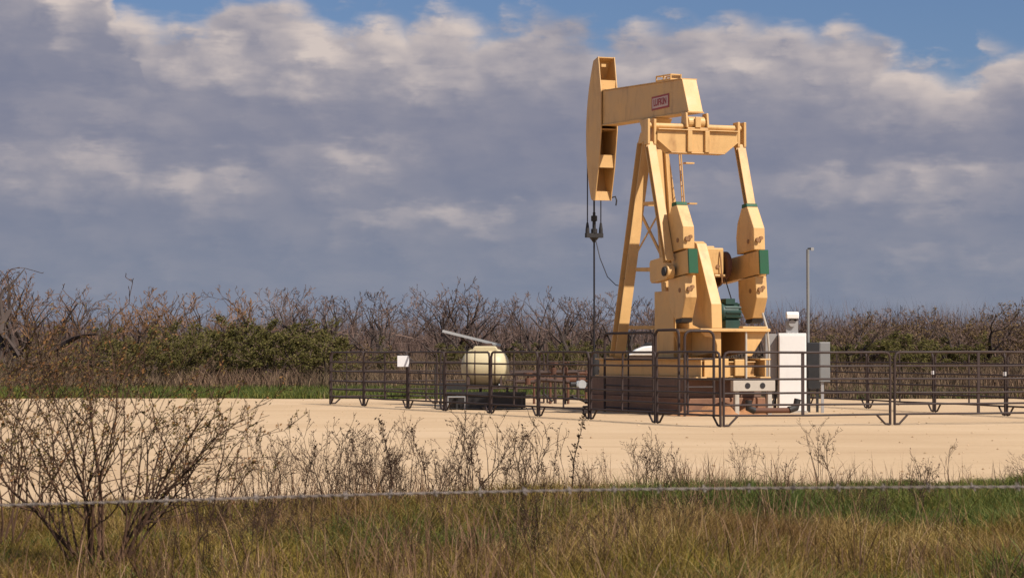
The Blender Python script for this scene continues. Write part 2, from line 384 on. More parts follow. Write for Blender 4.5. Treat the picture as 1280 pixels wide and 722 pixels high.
bg.box(-.08, .08, -.36, -.3, 7.47, 7.75)
P('equalizer_bearing', bg)
# pitmans
PIN = (-1.30, 3.66)
for s in (-1, 1):
    x = s*1.30
    pm = MB().hbeam((x, -.15, 7.05), (x, PIN[0], PIN[1]+.25), .24, .20, .035, UP)
    pm.prism([(-.30, 7.66), (0, 7.66), (-.03, 7.0), (-.30, 7.0)], 'x', x-.125, x-.055); pm.prism([(-.30, 7.66), (0, 7.66), (-.03, 7.0), (-.30, 7.0)], 'x', x+.055, x+.125)
    pm.cyl((x-.10, PIN[0], PIN[1]), (x+.10, PIN[0], PIN[1]), .19, 22)
    pit = P('pitman', pm)
    P('wrist_pin', MB().cyl((x-.15, PIN[0], PIN[1]), (x+.15, PIN[0], PIN[1]), .12, 16), M['black'], pit, bevel=0)
# cranks with counterweights
def rot_uz(poly, deg, c=(0, 3.72)):
    a = R(deg); return [(c[0]+(u-c[0])*math.cos(a)-(z-c[1])*math.sin(a), c[1]+(u-c[0])*math.sin(a)+(z-c[1])*math.cos(a)) for u, z in poly]
CD = -5   # crank inclination
for s in (-1, 1):
    x0, x1 = s*1.0-.11, s*1.0+.11
    cp = [(-2.1, 3.42), (-2.1, 4.02), (.22, 4.02), (.30, 3.95), (.30, 3.50), (.22, 3.42)]
    ck = MB().prism(rot_uz(cp, CD), 'x', x0, x1)
    crank = P('crank', ck)
    P('crank_tip', MB().prism(rot_uz([(-2.102, 3.41), (-2.102, 4.03), (-2.16, 4.03), (-2.16, 3.41)], CD), 'x', x0-.015, x1+.015), M['green'], crank, bevel=0)
    up = [(-.93, 4.06), (-1.93, 4.06), (-1.95, 4.62), (-1.62, 5.22), (-1.30, 5.22), (-1.02, 4.85), (-.92, 4.5)]
    lo = [(-.93, 3.38), (-1.93, 3.38), (-1.95, 2.82), (-1.66, 2.32), (-1.26, 2.32), (-1.0, 2.62), (-.92, 2.95)]
    for nm, pl, tip, tm in (('counterweight', up, [(-1.62, 5.224), (-1.30, 5.224), (-1.32, 5.31), (-1.58, 5.31)], M['green']),
                            ('counterweight', lo, [(-1.66, 2.316), (-1.26, 2.316), (-1.28, 2.22), (-1.62, 2.22)], M['black'])):
        w = P(nm, MB().prism(rot_uz(pl, CD, (0, 3.72)), 'x', s*1.0-.16, s*1.0+.16), bevel=.02)
        P('weight_cap', MB().prism(rot_uz(tip, CD), 'x', s*1.0-.15, s*1.0+.15), tm, w, bevel=0)
        zc = 4.36 if pl is up else 3.08
        bt = MB()
        c = rot_uz([(-1.62, zc-.05)], CD)[0]
        bt.cyl((s*1.0-.175, c[0], c[1]), (s*1.0+.175, c[0], c[1]), .06, 10)
        c = rot_uz([(-1.96, zc)], CD)[0]; bt.cyl((s*1.0+.03, c[0]+.04, c[1]), (s*1.0+.03, c[0]-.05, c[1]), .05, 8)
        bt.cyl((s*1.0-.07, c[0]+.04, c[1]-.05), (s*1.0-.07, c[0]-.06, c[1]-.05), .06, 8)
        P('bolt', bt, M['bolt'], w, bevel=0)
# gearbox
gb = MB().box(-.42, .42, -.98, .80, 3.62, 4.30)
gb.box(-.47, .47, -1.03, .85, 3.55, 3.616); gb.box(-.38, .38, -.55, .62, 2.20, 3.55)
gb.box(-.30, .30, -.7, .5, 4.302, 4.36)
gear = P('gearbox', gb, bevel=.03)
gd = MB()
for x in (-.36, -.12, .12, .36):
    for z in (3.57, 3.60): gd.cyl((x, -1.06, 3.585), (x, -1.02, 3.585), .022, 8)
gd.cyl((-.2, -1.0, 3.95), (-.2, -.97, 3.95), .10, 20); gd.cyl((.24, -1.01, 3.82), (.24, -.97, 3.82), .05, 16)
gd.tube([(.3, -.99, 4.2), (.3, -1.05, 4.0), (.34, -1.05, 3.4), (.34, -.6, 3.2)], .018, 6)
P('fittings', gd, M['bolt'], gear, bevel=0)
P('crank_shaft', MB().cyl((-.88, 0, 3.72), (.88, 0, 3.72), .15, 20), M['rust'], bevel=0)
P('brake_drum', MB().lathe((.50, -.72, 3.86), (1, 0, 0), [(0, .34), (.05, .36), (.12, .36), (.14, .30)], 28), M['rust'], bevel=0)
P('shaft_hub', MB().lathe((.62, -.15, 3.74), (1, 0, 0), [(0, .40), (.06, .42), (.09, .30), (.24, .28), (.26, .24)], 28), M['rust'], bevel=0)
P('brake_cable', MB().tube([(.5, -.9, 3.5), (.52, -1.2, 3.0), (.5, -1.3, 2.5)], .015, 6), M['black'], bevel=0)
# belt guard
gp = [(-1.15, 2.30), (-.95, 4.25), (-1.05, 4.40), (-1.22, 4.45), (-1.40, 4.38), (-1.52, 4.18), (-2.26, 2.82), (-2.30, 2.205), (-1.6, 2.205)]
guard = P('belt_guard', MB().prism(gp, 'x', -.56, -.27), bevel=.015)
# pedestal, motor deck, motor
pd = MB().box(-.62, .60, -.62, .82, 1.46, 2.196)
pd.box(-.70, -.622, -.3, .9, .96, 3.2)
P('pedestal', pd)
dk = MB().box(-.95, 1.02, -2.45, -.66, 2.12, 2.20)
dk.prism([(-.90, 2.118), (1.0, 2.118), (.74, 1.5), (-.62, 1.5)], 'y', -.72, -.66)
dk.prism([(-.86, 2.118), (-.30, 2.118), (-.30, 1.50), (-.42, 1.50), (-.42, 1.78), (-.46, 1.90), (-.56, 1.98), (-.74, 2.0)], 'y', -2.30, -2.25)
dk.prism([(.98, 2.118), (.42, 2.118), (.42, 1.50), (.56, 1.50)], 'y', -2.30, -2.25)
for x in (-.36, .49): dk.prism([(-2.25, 2.118), (-.73, 2.118), (-.73, 1.48), (-2.25, 1.60)], 'x', x-.03, x+.03)
dk.box(.24, .94, -2.44, -2.2, 2.203, 2.255)
P('motor_deck', dk)
mo = MB().lathe((-.1, -1.62, 2.62), (1, 0, 0), [(0, .16), (.04, .20), (.10, .23), (.52, .23), (.60, .20), (.64, .10)], 24)
for k in range(12):
    a = 2*PI*k/12; mo.bar((.06, -1.62+.23*math.cos(a), 2.62+.23*math.sin(a)), (.5, -1.62+.23*math.cos(a), 2.62+.23*math.sin(a)), .03, .05, (0, math.cos(a), math.sin(a)))
mo.box(.05, .45, -1.85, -1.4, 2.203, 2.42); mo.box(.08, .34, -1.80, -1.5, 2.83, 2.97)
P('motor', mo, M['motor'], bevel=0)
# skid beams
sk = MB()
for x in (-.95, .85):
    sk.hbeam((x, -2.5, 1.19), (x, 4.0, 1.19), .30, .50, .04)
for y in (-2.2, -.6, .8, 2.4, 3.7): sk.hbeam((-.77, y, 1.17), (.67, y, 1.17), .2, .40, .03)
sk.box(-.80, -.12, -2.36, -2.30, .96, 1.44); sk.box(.06, .40, -2.36, -2.30, 1.0, 1.42)
P('skid', sk)
P('cross_member', MB().box(-.2, .98, -2.78, -2.62, .62, .90).box(-.12, .0, -2.72, -2.6, .005, .617).box(.8, .92, -2.72, -2.6, .005, .617), M['cream'])
P('socket', MB().cyl((.20, -2.77, .76), (.20, -2.79, .76), .075, 14).cyl((.62, -2.77, .76), (.62, -2.79, .76), .075, 14), M['black'], bevel=0)
P('deck_prop', MB().cyl((.36, -2.38, .92), (.36, -2.38, 2.12), .03, 8), M['cream'], bevel=0)
P('conduit', MB().tube([(1.05, -2.3, .02), (1.05, -2.3, 1.7), (1.0, -2.3, 2.2), (.92, -2.2, 2.6)], .03, 8), M['cream'], bevel=0)

# concrete base under the skid and soil heaped at its foot
cbase = MB().prism([(-1.25, 0), (1.15, 0), (1.13, .44), (-1.23, .44)], 'y', -1.95, 4.15)
cbo = cbase.build('concrete_base', M['concrete'], None, bevel=.03); cbo.location = (4.75, 63, .002); cbo.rotation_euler = (0, 0, TH)
MB().prism([(-1.16, .442), (1.06, .442), (1.06, .90), (-1.16, .90)], 'y', -1.85, 4.08).build('upper_course', M['slab'], cbo, bevel=.02)
tag(cbo, 'long low soiled brown concrete block under the pumpjack', 'foundation')
mn = 26; mvs = []; mfs = []
for i in range(mn+1):
    for j in range(9):
        u = i/mn; w = j/8
        hgt = .34*math.sin(PI*min(1, u*1.02))*math.sin(PI*w)**.8*(.75+.25*math.sin(u*19)+.2*math.sin(u*37+w*5))
        mvs.append((-1.6+2.9*u, -2.75+.95*w+.08*math.sin(u*23), max(0, hgt)))
for i in range(mn):
    for j in range(8): mfs.append((i*9+j, (i+1)*9+j, (i+1)*9+j+1, i*9+j+1))
sm = MB().add(mvs, mfs).build('dirt_mound', M['mud'], None, smooth=True); sm.location = (4.75, 63, .006); sm.rotation_euler = (0, 0, TH)
tag(sm, 'low heap of rusty soil at the rear foot of the concrete base', 'dirt mound')

# local pump coordinates to world
def W(v, u, z=0): return Vector((4.75+v*math.cos(TH)-u*math.sin(TH), 63+v*math.sin(TH)+u*math.cos(TH), z))

# wellhead
wh = thing('wellhead', 'dark iron wellhead with valves under the polished rod', 'wellhead', W(0, 6.64), TH)
MB().lathe((0, 0, 0), (0, 0, 1), [(0, .34), (.06, .34), (.07, .16), (.45, .16), (.46, .27), (.56, .27), (.57, .15), (.8, .15), (.81, .25), (.9, .25), (.91, .13), (1.25, .13), (1.26, .18), (1.36, .18), (1.37, .09), (1.62, .08)], 20).build('casing_head', M['black'], wh, smooth=True)
MB().cyl((-.75, 0, .68), (.75, 0, .68), .075, 12).cyl((.0, 0, 1.1), (.55, 0, 1.1), .06, 12).build('flow_line', M['black'], wh)
vv = MB()
for x, z in ((-.5, .68), (.5, .68), (.4, 1.1)): vv.lathe((x, 0, z), (0, -1, 0), [(0, .1), (.12, .1), (.13, .04), (.26, .04), (.27, .13), (.3, .13)], 14)
vv.build('valve', M['galv'], wh)

# ------------------------------------------------------------------ crank guard rails round the pump
def guard_rail(name, label, p, q, z0, z1, n_mid=1):
    p, q = Vector((p[0], p[1], 0)), Vector((q[0], q[1], 0)); L = (q-p).length; d = (q-p).normalized()
    t = thing(name, label, 'guard rail', p, math.atan2(d.y, d.x), 'rounded guard rails round the cranks')
    rr = .16; fr = [(0, 0, z0)]
    for a in range(0, 91, 30): fr.append((rr-rr*math.cos(R(a)), 0, z1-rr+rr*math.sin(R(a))))
    for a in range(90, -1, -30): fr.append((L-rr+rr*math.cos(R(a)), 0, z1-rr+rr*math.sin(R(a))))
    fr.append((L, 0, z0)); MB().tube(fr, .035, 8).build('frame', M['fence'], t)
    for k in (.33, .66, .94):
        MB().cyl((.03, 0, z1-(z1-z0)*k), (L-.03, 0, z1-(z1-z0)*k), .024, 8).build('rail', M['fence'], t)
    for i in range(n_mid):
        x = L*(i+1)/(n_mid+1); MB().cyl((x, 0, z0), (x, 0, z1), .024, 8).build('mid_post', M['fence'], t)
w = W
guard_rail('guard_rail', 'long dark guard rail with rounded corners along the shaded side of the pumpjack', w(-1.62, 2.1), w(-1.62, -1.05), .012, 2.10)
guard_rail('guard_rail', 'short dark guard rail beside the lower counterweight of the pumpjack', w(-1.62, -1.2), w(-1.62, -2.6), .012, 2.16, 0)
guard_rail('guard_rail', 'short rounded guard rail across the rear of the pumpjack', w(-1.60, -2.9), w(-.80, -2.9), .012, 2.13, 0)

# ------------------------------------------------------------------ pipe fence
FH = 1.62; RZ = (1.60, 1.30, 1.02, .72, .47, .25)
def fence_panel(p, q, label, mids=(.5,), heavy=False, latch=None):
    p, q = Vector((p[0], p[1], 0)), Vector((q[0], q[1], 0)); L = (q-p).length; d = (q-p).normalized()
    t = thing('fence_panel', label, 'fence panel', p, math.atan2(d.y, d.x), 'pipe fence panels round the pumpjack')
    t.rotation_euler.x = random.uniform(-.014, .014)
    g = .055
    for s in (0, 1):
        def X(a): return a if s == 0 else L-a
        up = MB().tube([(X(g), 0, .02), (X(g), 0, FH-.14), (X(g+.04), 0, FH-.05), (X(g+.13), 0, FH-.015)], .030, 8)
        up.tube([(X(g), 0, .03), (X(g+.06), 0, .006+.03), (X(g+.12), 0, .04), (X(g+.34), 0, .25)], .024, 8)
        up.build('end_post', M['fence'], t)
    for i, z in enumerate(RZ):
        x0, x1 = (g+.13, L-g-.13) if i == 0 else (g+.025, L-g-.025)
        sag = random.uniform(-.012, .012)
        MB().tube([(x0, 0, z), (L*.5, random.uniform(-.01, .01), z+sag), (x1, 0, z)], .023 if i else .027, 8).build('rail', M['fence'], t)
    for m in mids:
        MB().bar((L*m, 0, .24), (L*m, 0, FH-.02), .065 if heavy else .04, .03, (0, 1, 0)).build('mid_post', M['fence'], t)
    if latch: MB().box(g-.03, g+.03, -.04, .04, latch-.05, latch+.05).build('latch_tag', M['sign'], t)
    return t
A = Vector((4.46, 51.2)); B = Vector((-5.60, 73.8))
def on_AB(px):
    k = (px-640)/F      # x = k*y on the line from A to B
    s = (k*A.y - A.x) / ((B.x-A.x) - k*(B.y-A.y)); return A + (B-A)*s
cols = [412, 455, 510, 556, 613, 673, 737, 820, 902]
lab = ['fence panel at the far left end of the pipe fence beside the left corner post',
       'fence panel between the left end panel and the blank white sign',
       'fence panel just right of the blank white sign, left of the black containment tray',
       'fence panel in front of the left half of the cream tank',
       'fence panel in front of the right end of the cream tank and its black tray',
       'fence panel in front of the bare brown pipework left of the pumpjack',
       'fence panel in front of the front leg foot and long concrete block',
       'fence panel in front of the orange gearbox pedestal, ending at the near corner']
for i in range(8):
    fence_panel(on_AB(cols[i]), on_AB(cols[i+1]), lab[i], (.5,), i in (1,), None)
D1 = Vector((8.32, 52.55)); D2 = Vector((14.3, 54.9))
fence_panel(A, D1, 'wide fence panel from the near corner past the white electrical cabinet', (.47,), True)
D15 = D1 + (D2-D1)*.685
fence_panel(D1, D15, 'wide fence panel with a thick middle post right of the paired front posts', (.497,), True)
fence_panel(D15, D2, 'short end panel of the front fence at its right corner', (.5,), False)
rr_ = [Vector((14.3, 54.9))]
rdir = (Vector((10.1, 68.2)) - Vector((12.36, 60.3))).normalized()
pR = [Vector((12.36, 60.1)) - rdir*3.9, Vector((12.36, 60.1)), Vector((11.25, 64.0)), Vector((10.1, 68.2)), Vector((8.9, 72.2)), Vector((7.7, 76.2))]
labR = ['side fence panel beyond the right front panel, running out of the picture', 'second visible side fence panel, between two posts with small white tags',
        'side fence panel behind the paired posts of the front fence', 'side fence panel behind the grey disconnect box', 'farthest side fence panel behind the white cabinet']
for i in range(5): fence_panel(pR[i], pR[i+1], labR[i], (.5,), False, 1.06 if i in (1, 2) else None)
pB = [B + (Vector((7.7, 76.6))-B)*k/4 for k in range(5)]
labB = ['back fence panel behind the left corner of the enclosure', 'back fence panel behind the solar panel and cream tank', 'back fence panel beyond the bare brown pipework', 'back fence panel hidden partly behind the pumpjack']
for i in range(4): fence_panel(pB[i], pB[i+1], labB[i])

# white sign on the fence
c = at(504, 450.5, on_AB(510).y-.12)
sg = thing('sign', 'small square blank white sign on the left run of the pipe fence', 'sign', (c.x, c.y, c.z-.17))
MB().box(-.165, .165, -.006, .006, 0, .31).build('plate', M['sign'], sg, bevel=.004)
MB().box(-.12, .12, .008, .05, .12, .16).build('bracket', M['galv'], sg)

# ------------------------------------------------------------------ chemical tank
tY = 67.6
tk = thing('chemical_tank', 'cream plastic chemical tank with a flat raised lid on brown legs', 'tank', (colx(606.5, tY), tY, 0))
tz = 1.6 + (440-459)*tY/F; tr = .53
tb = MB(); n = 40; ringp = []
for a in range(-90, 91, 12):   # horizontal barrel with domed ends
    pass
half = .68
prof_t = [(-half, .02), (-half+.015, .16), (-half+.06, .30), (-half+.14, .42), (-half+.26, .50), (-half+.38, tr), (half-.38, tr), (half-.26, .50), (half-.14, .42), (half-.06, .30), (half-.015, .16), (half, .02)]
tb.lathe((0, 0, tz), (1, 0, 0), prof_t, 40)
tb.build('barrel', M['tank'], tk, smooth=True)
MB().prism([(-.42, tz+.40), (.42, tz+.40), (.30, tz+.60), (-.30, tz+.60)], 'y', -.26, .26).build('manway', M['tank'], tk, bevel=.03)
MB().lathe((0, 0, tz+.602), (0, 0, 1), [(0, .2), (.07, .2), (.08, .18)], 24).build('lid', M['skid'], tk)
st = MB()
for x in (-.28, .28):
    st.tube([(x, math.sin(a)*(tr+.008), tz+math.cos(a)*(tr+.008)) for a in np.linspace(-PI, PI, 33)], .014, 6, False)
st.build('strap', M['skid'], tk)
fr = MB()
for x in (-.45, .45):
    fr.prism([(-.45, .66), (.45, .66), (.40, tz-.1), (.30, tz-.30), (0, tz-tr-.01), (-.30, tz-.30), (-.40, tz-.1)], 'x', x-.03, x+.03)
fr.box(-.66, .66, -.45, -.38, .60, .657); fr.box(-.66, .66, .38, .45, .60, .657)
for x in (-.62, .62):
    for y in (-.42, .42): fr.box(x-.03, x+.03, y-.03, y+.03, .155, .657)
fr.build('cradle', M['skid'], tk)
MB().tube([(.4, -.2, tz-.45), (.4, -.5, tz-.5), (.4, -.55, .7)], .02, 8).build('drain_pipe', M['galv'], tk)
# containment tray
tx0, tx1 = colx(549, 66.9), colx(657, 66.9)
tray = thing('containment_tray', 'low black containment tray under the cream tank', 'tray', ((tx0+tx1)/2, tY, 0))
hw = (tx1-tx0)/2
def lip(x0, x1, y0, y1, z0, z1, t=.05):
    m_ = MB().box(x0, x1, y0, y0+t, z0, z1).box(x0, x1, y1-t, y1, z0, z1).box(x0, x0+t, y0+t+.001, y1-t-.001, z0, z1).box(x1-t, x1, y0+t+.001, y1-t-.001, z0, z1)
    return m_.box(x0+t+.001, x1-t-.001, y0+t+.001, y1-t-.001, z0, z0+.06)
lip(-hw+.15, hw, -.75, .75, .05, .42).build('basin', M['black'], tray)
rl2 = MB().box(-hw, hw+.02, -.80, -.752, .42, .50).box(-hw, -hw+.8, -.83, -.78, .56, .75)
for x in (-hw+.05, -hw+.5, hw-.1): rl2.box(x-.03, x+.03, -.86, -.805, .01, .42)
rl2.build('rim', M['dkgrey'], tray)
hr = MB().tube([(-hw+.25, -.9, .02), (-hw+.25, -.9, .36), (-hw+.72, -.9, .36), (-hw+.72, -.9, .02)], .025, 8)
hr.build('step_rail', M['grey'], tray)
MB().tube([(-hw-.12, -.5, .02), (-hw-.12, -.5, 1.25), (-hw+.1, -.5, 1.25), (-hw+.1, -.5, .5)], .02, 8).build('hose', M['black'], tray)
# solar panel over the tank
s0, s1 = at(553.5, 413.5, 68.6), at(626, 431.5, 68.6)
sp = thing('solar_panel', 'thin tilted solar panel above the cream tank seen edge on', 'solar panel', ((s0.x+s1.x)/2, 68.6, 0))
mid = (s0+s1)/2; dv = (s1-s0)/2
bx = Vector((mid.x-sp.location.x, 0, mid.z))
pn = MB().bar(bx-Vector((dv.x, 0, dv.z)), bx+Vector((dv.x, 0, dv.z)), .75, .075); pn.build('panel', M['galv'], sp)
nrm = Vector((-dv.z, 0, dv.x)).normalized()
MB().bar(bx-Vector((dv.x, 0, dv.z))*.96+nrm*.041, bx+Vector((dv.x, 0, dv.z))*.96+nrm*.041, .69, .004).build('cells', M['black'], sp)
MB().cyl((.25, 0, .0), (.25, 0, mid.z-.10), .045, 10).tube([(.25, 0, mid.z-.5), (-.3, 0, mid.z+.02)], .025, 8).build('mast', M['skid'], sp)

# ------------------------------------------------------------------ pipework right of the tank
pw = thing('pipework', 'low brown flow pipes with risers and valves between the tank and wellhead', 'pipes', (colx(690, 70), 70, 0))
def px(p, y, Y=70): v = at(p, y, Y); return (v.x-pw.location.x, v.y-pw.location.y, max(.03, v.z))
MB().tube([px(638, 467), px(640, 466), px(722, 465)], .05, 10).tube([px(722, 465), px(722.5, 468), px(722.5, 500)], .045, 10).build('pipe', M['skid'], pw)
MB().tube([px(644, 477), px(668, 477), px(672, 474), px(712, 477)], .055, 10).build('pipe', M['skid'], pw)
for a, b in (((694, 465), (694, 504)), ((706, 460), (706, 505)), ((645, 467), (645, 500))): MB().cyl(px(*a), px(*b), .045, 8).build('riser', M['skid'], pw)
vl = MB()
for a in ((692, 463), (706, 462), (660, 476)):
    p0 = Vector(px(*a)); vl.lathe(p0, (0, 0, 1), [(-.1, .09), (.08, .09), (.09, .03), (.2, .03), (.21, .14), (.24, .14)], 12)
vl.build('valve', M['rust'], pw)
MB().tube([px(706, 500), px(716, 496), px(726, 499), px(735, 503)], .04, 8).tube([px(680, 492), px(690, 501)], .03, 8).build('hose', M['black'], pw)
# reddish panel-like valve skid further back
vs = thing('valve_skid', 'rusty red pipe manifold low behind the bare brown pipework', 'manifold', (colx(700, 74), 74, 0))
mv = MB().cyl((-.9, 0, .75), (.9, 0, .75), .07, 10).cyl((-.9, 0, .95), (.9, 0, .95), .05, 10)
for x in (-.8, -.3, .25, .8): mv.cyl((x, 0, .01), (x, 0, 1.05), .04, 8)
mv.build('manifold_pipe', M['rust'], vs)

# white curved cover behind the pump base
wc = thing('equipment_cover', 'white rounded equipment cover behind the front leg of the pumpjack', 'cover', (colx(803, 73.5), 73.5, 0))
MB().prism([(-.46, 1.50), (.38, 1.50), (.38, 1.76), (.28, 1.80), (.02, 1.78), (-.22, 1.68)], 'y', -.5, .5).build('shell', M['white'], wc, bevel=.05)
MB().prism([(.0, 1.81), (.16, 1.90), (.34, 1.90), (.40, 1.80)], 'y', -.3, .3).build('vent', M['black'], wc, bevel=.02)
MB().box(-.42, .36, -.45, .45, .012, 1.497).build('plinth', M['skid'], wc)

# rusty pipes lying behind the near corner
rp = thing('loose_pipe', 'rusty pipe with dark elbow ends on the ground by the pumpjack rear', 'pipe', W(.5, -3.15), TH)
MB().tube([(-.45, 0, .42), (-.45, 0, .22), (-.3, 0, .14), (.7, .0, .14), (.85, 0, .22), (.9, 0, .42)], .07, 12).build('pipe', M['rust'], rp, smooth=True)
MB().tube([(-.46, 0, .40), (-.46, 0, .2), (-.3, -.01, .14)], .09, 12).tube([(.66, -.01, .15), (.86, 0, .2), (.92, 0, .42)], .09, 12).build('elbow', M['black'], rp, smooth=True)

# ------------------------------------------------------------------ electrical gear on the right
eY = 63.0
ca = thing('electrical_cabinet', 'tall white electrical cabinet with a grey meter on top', 'cabinet', (colx(990.5, eY), eY, 0), R(-2))
ew = .36
MB().box(-ew, ew, 0, .55, .06, 2.10).build('cabinet', M['white'], ca, bevel=.012)
MB().box(-ew+.02, ew-.02, -.014, -.001, .25, 2.04).build('door', M['white'], ca, bevel=.005)
MB().box(ew-.09, ew-.06, -.05, -.016, 1.0, 1.2).build('handle', M['black'], ca)
MB().box(-ew-.04, ew+.04, -.06, .62, .006, .055).build('plinth', M['cream'], ca)
mt = MB().box(-.15, .16, .12, .34, 2.105, 2.42); mt.cyl((.0, .12, 2.36), (.0, .06, 2.36), .09, 18)
for x in (-.12, 0, .12): mt.cyl((x, .05, 1.98), (x, .05, 2.12), .03, 8)
meter = mt.build('meter', M['grey'], ca)
MB().prism([(-.02, 2.48), (.36, 2.50), (.36, 2.66), (.05, 2.66), (-.02, 2.60)], 'x', -.15, .17).build('meter_hood', M['white'], ca, bevel=.02)
MB().box(-.06, .10, .14, .30, 2.42, 2.50).build('meter_neck', M['black'], ca)
cg = thing('control_panel', 'grey steel control box on a dark frame left of the white cabinet', 'control box', (colx(964.5, eY+.25), eY+.25, 0))
MB().box(-.17, .15, -.02, .45, .80, 2.08).build('box', M['grey'], cg, bevel=.012)
fr2 = MB().box(-.15, -.09, .1, .3, .006, .797).box(.07, .13, .1, .3, .006, .797); fr2.build('stand', M['dkgrey'], cg)
MB().tube([(.0, -.03, .9), (-.02, -.08, .5), (-.25, -.15, .12), (-.5, -.2, .05)], .035, 8).tube([(.1, -.03, .9), (.09, -.1, .45), (-.1, -.2, .06)], .03, 8).build('cable', M['black'], cg)
cd = thing('breaker_box', 'dark grey breaker box standing behind the white cabinet', 'breaker box', (colx(1017, eY+.9), eY+.9, 0))
MB().box(-.17, .17, 0, .35, .62, 1.86).build('box', M['dkgrey'], cd, bevel=.012)
MB().box(-.14, -.08, .1, .2, .006, .617).box(.08, .14, .1, .2, .006, .617).build('stand', M['dkgrey'], cd)
dc = thing('disconnect_box', 'light grey disconnect box on a thin post right of the white cabinet', 'disconnect box', (colx(1031, eY+.3), eY+.3, 0))
MB().box(-.13, .13, -.05, .16, .82, 1.84).build('box', M['midgrey'], dc, bevel=.012)
MB().box(-.13, .13, -.051, .161, 1.842, 1.87).build('lid', M['galv'], dc)
MB().box(-.10, -.03, 0, .08, .006, .817).build('post', M['grey'], dc)
lp = thing('lamp_pole', 'thin grey pole with a small bent arm behind the white cabinet', 'pole', (colx(1010, 64.5), 64.5, 0))
MB().cyl((0, 0, .006), (0, 0, 4.36), .042, 10).build('pole', M['midgrey'], lp)
MB().tube([(0, 0, 4.30), (.02, 0, 4.38), (.10, 0, 4.38)], .03, 8).build('arm', M['dkgrey'], lp)
MB().box(.08, .16, -.05, .05, 4.33, 4.41).build('lamp', M['galv'], lp)

# ------------------------------------------------------------------ barbed wire fence close to the camera
bw = thing('barbed_wire_fence', 'single twisted strand of pale barbed wire in front of the weeds', 'wire fence', (0, 8, 0))
pts = [(-420, 640, 7.8), (-150, 634.5, 7.85), (0, 631, 7.9), (160, 626.5, 7.95), (320, 621.5, 8.0), (480, 617, 8.0), (640, 613.5, 8.1), (800, 611, 8.1), (960, 609.5, 8.2), (1120, 608.5, 8.2), (1280, 608, 8.3), (1500, 607.5, 8.4), (1720, 607.5, 8.5)]
wp = [at(a, b, Y) - Vector((0, 8, 0)) for a, b, Y in pts]
dense = []
for i in range(len(wp)-1):
    for k in range(40): dense.append(wp[i].lerp(wp[i+1], k/40))
dense.append(wp[-1])
s1_, s2_ = [], []
for i, p in enumerate(dense):
    a = i*.85; o = Vector((0, math.cos(a), math.sin(a)))*.0026; s1_.append(p+o); s2_.append(p-o)
M['wire'] = paint('zinc_wire', (.25, .20, .175), .75, .25, (.10, .06, .04), .5, 0, 20)
MB().tube(s1_, .0021, 5).tube(s2_, .0021, 5).build('wire', M['wire'], bw, smooth=True)
bb = MB()
for i in range(6, len(dense), 14):
    p = dense[i]
    for k in range(3): bb.tube([p+Vector(((k-1)*.005, math.cos(a)*.006, math.sin(a)*.006)) for a in np.linspace(0, 6.28, 7)], .002, 4, False)
    for k in (-1, 1):
        d = Vector((random.uniform(-.4, .4), random.uniform(-1, 1), random.choice((-1, 1))*random.uniform(.5, 1))).normalized()
        bb.tube([p-d*.017, p+d*.017], .0019, 4)
bb.build('barb', M['wire'], bw)
for xx, e in ((-2.75, wp[0]), (3.02, wp[-1])):
    MB().tube([(e.x, .045+e.y, 0), (e.x+.01, .05+e.y, .7), (e.x, .045+e.y, 1.32)], [.06, .055, .05], 10).build('post', M['post'], bw)

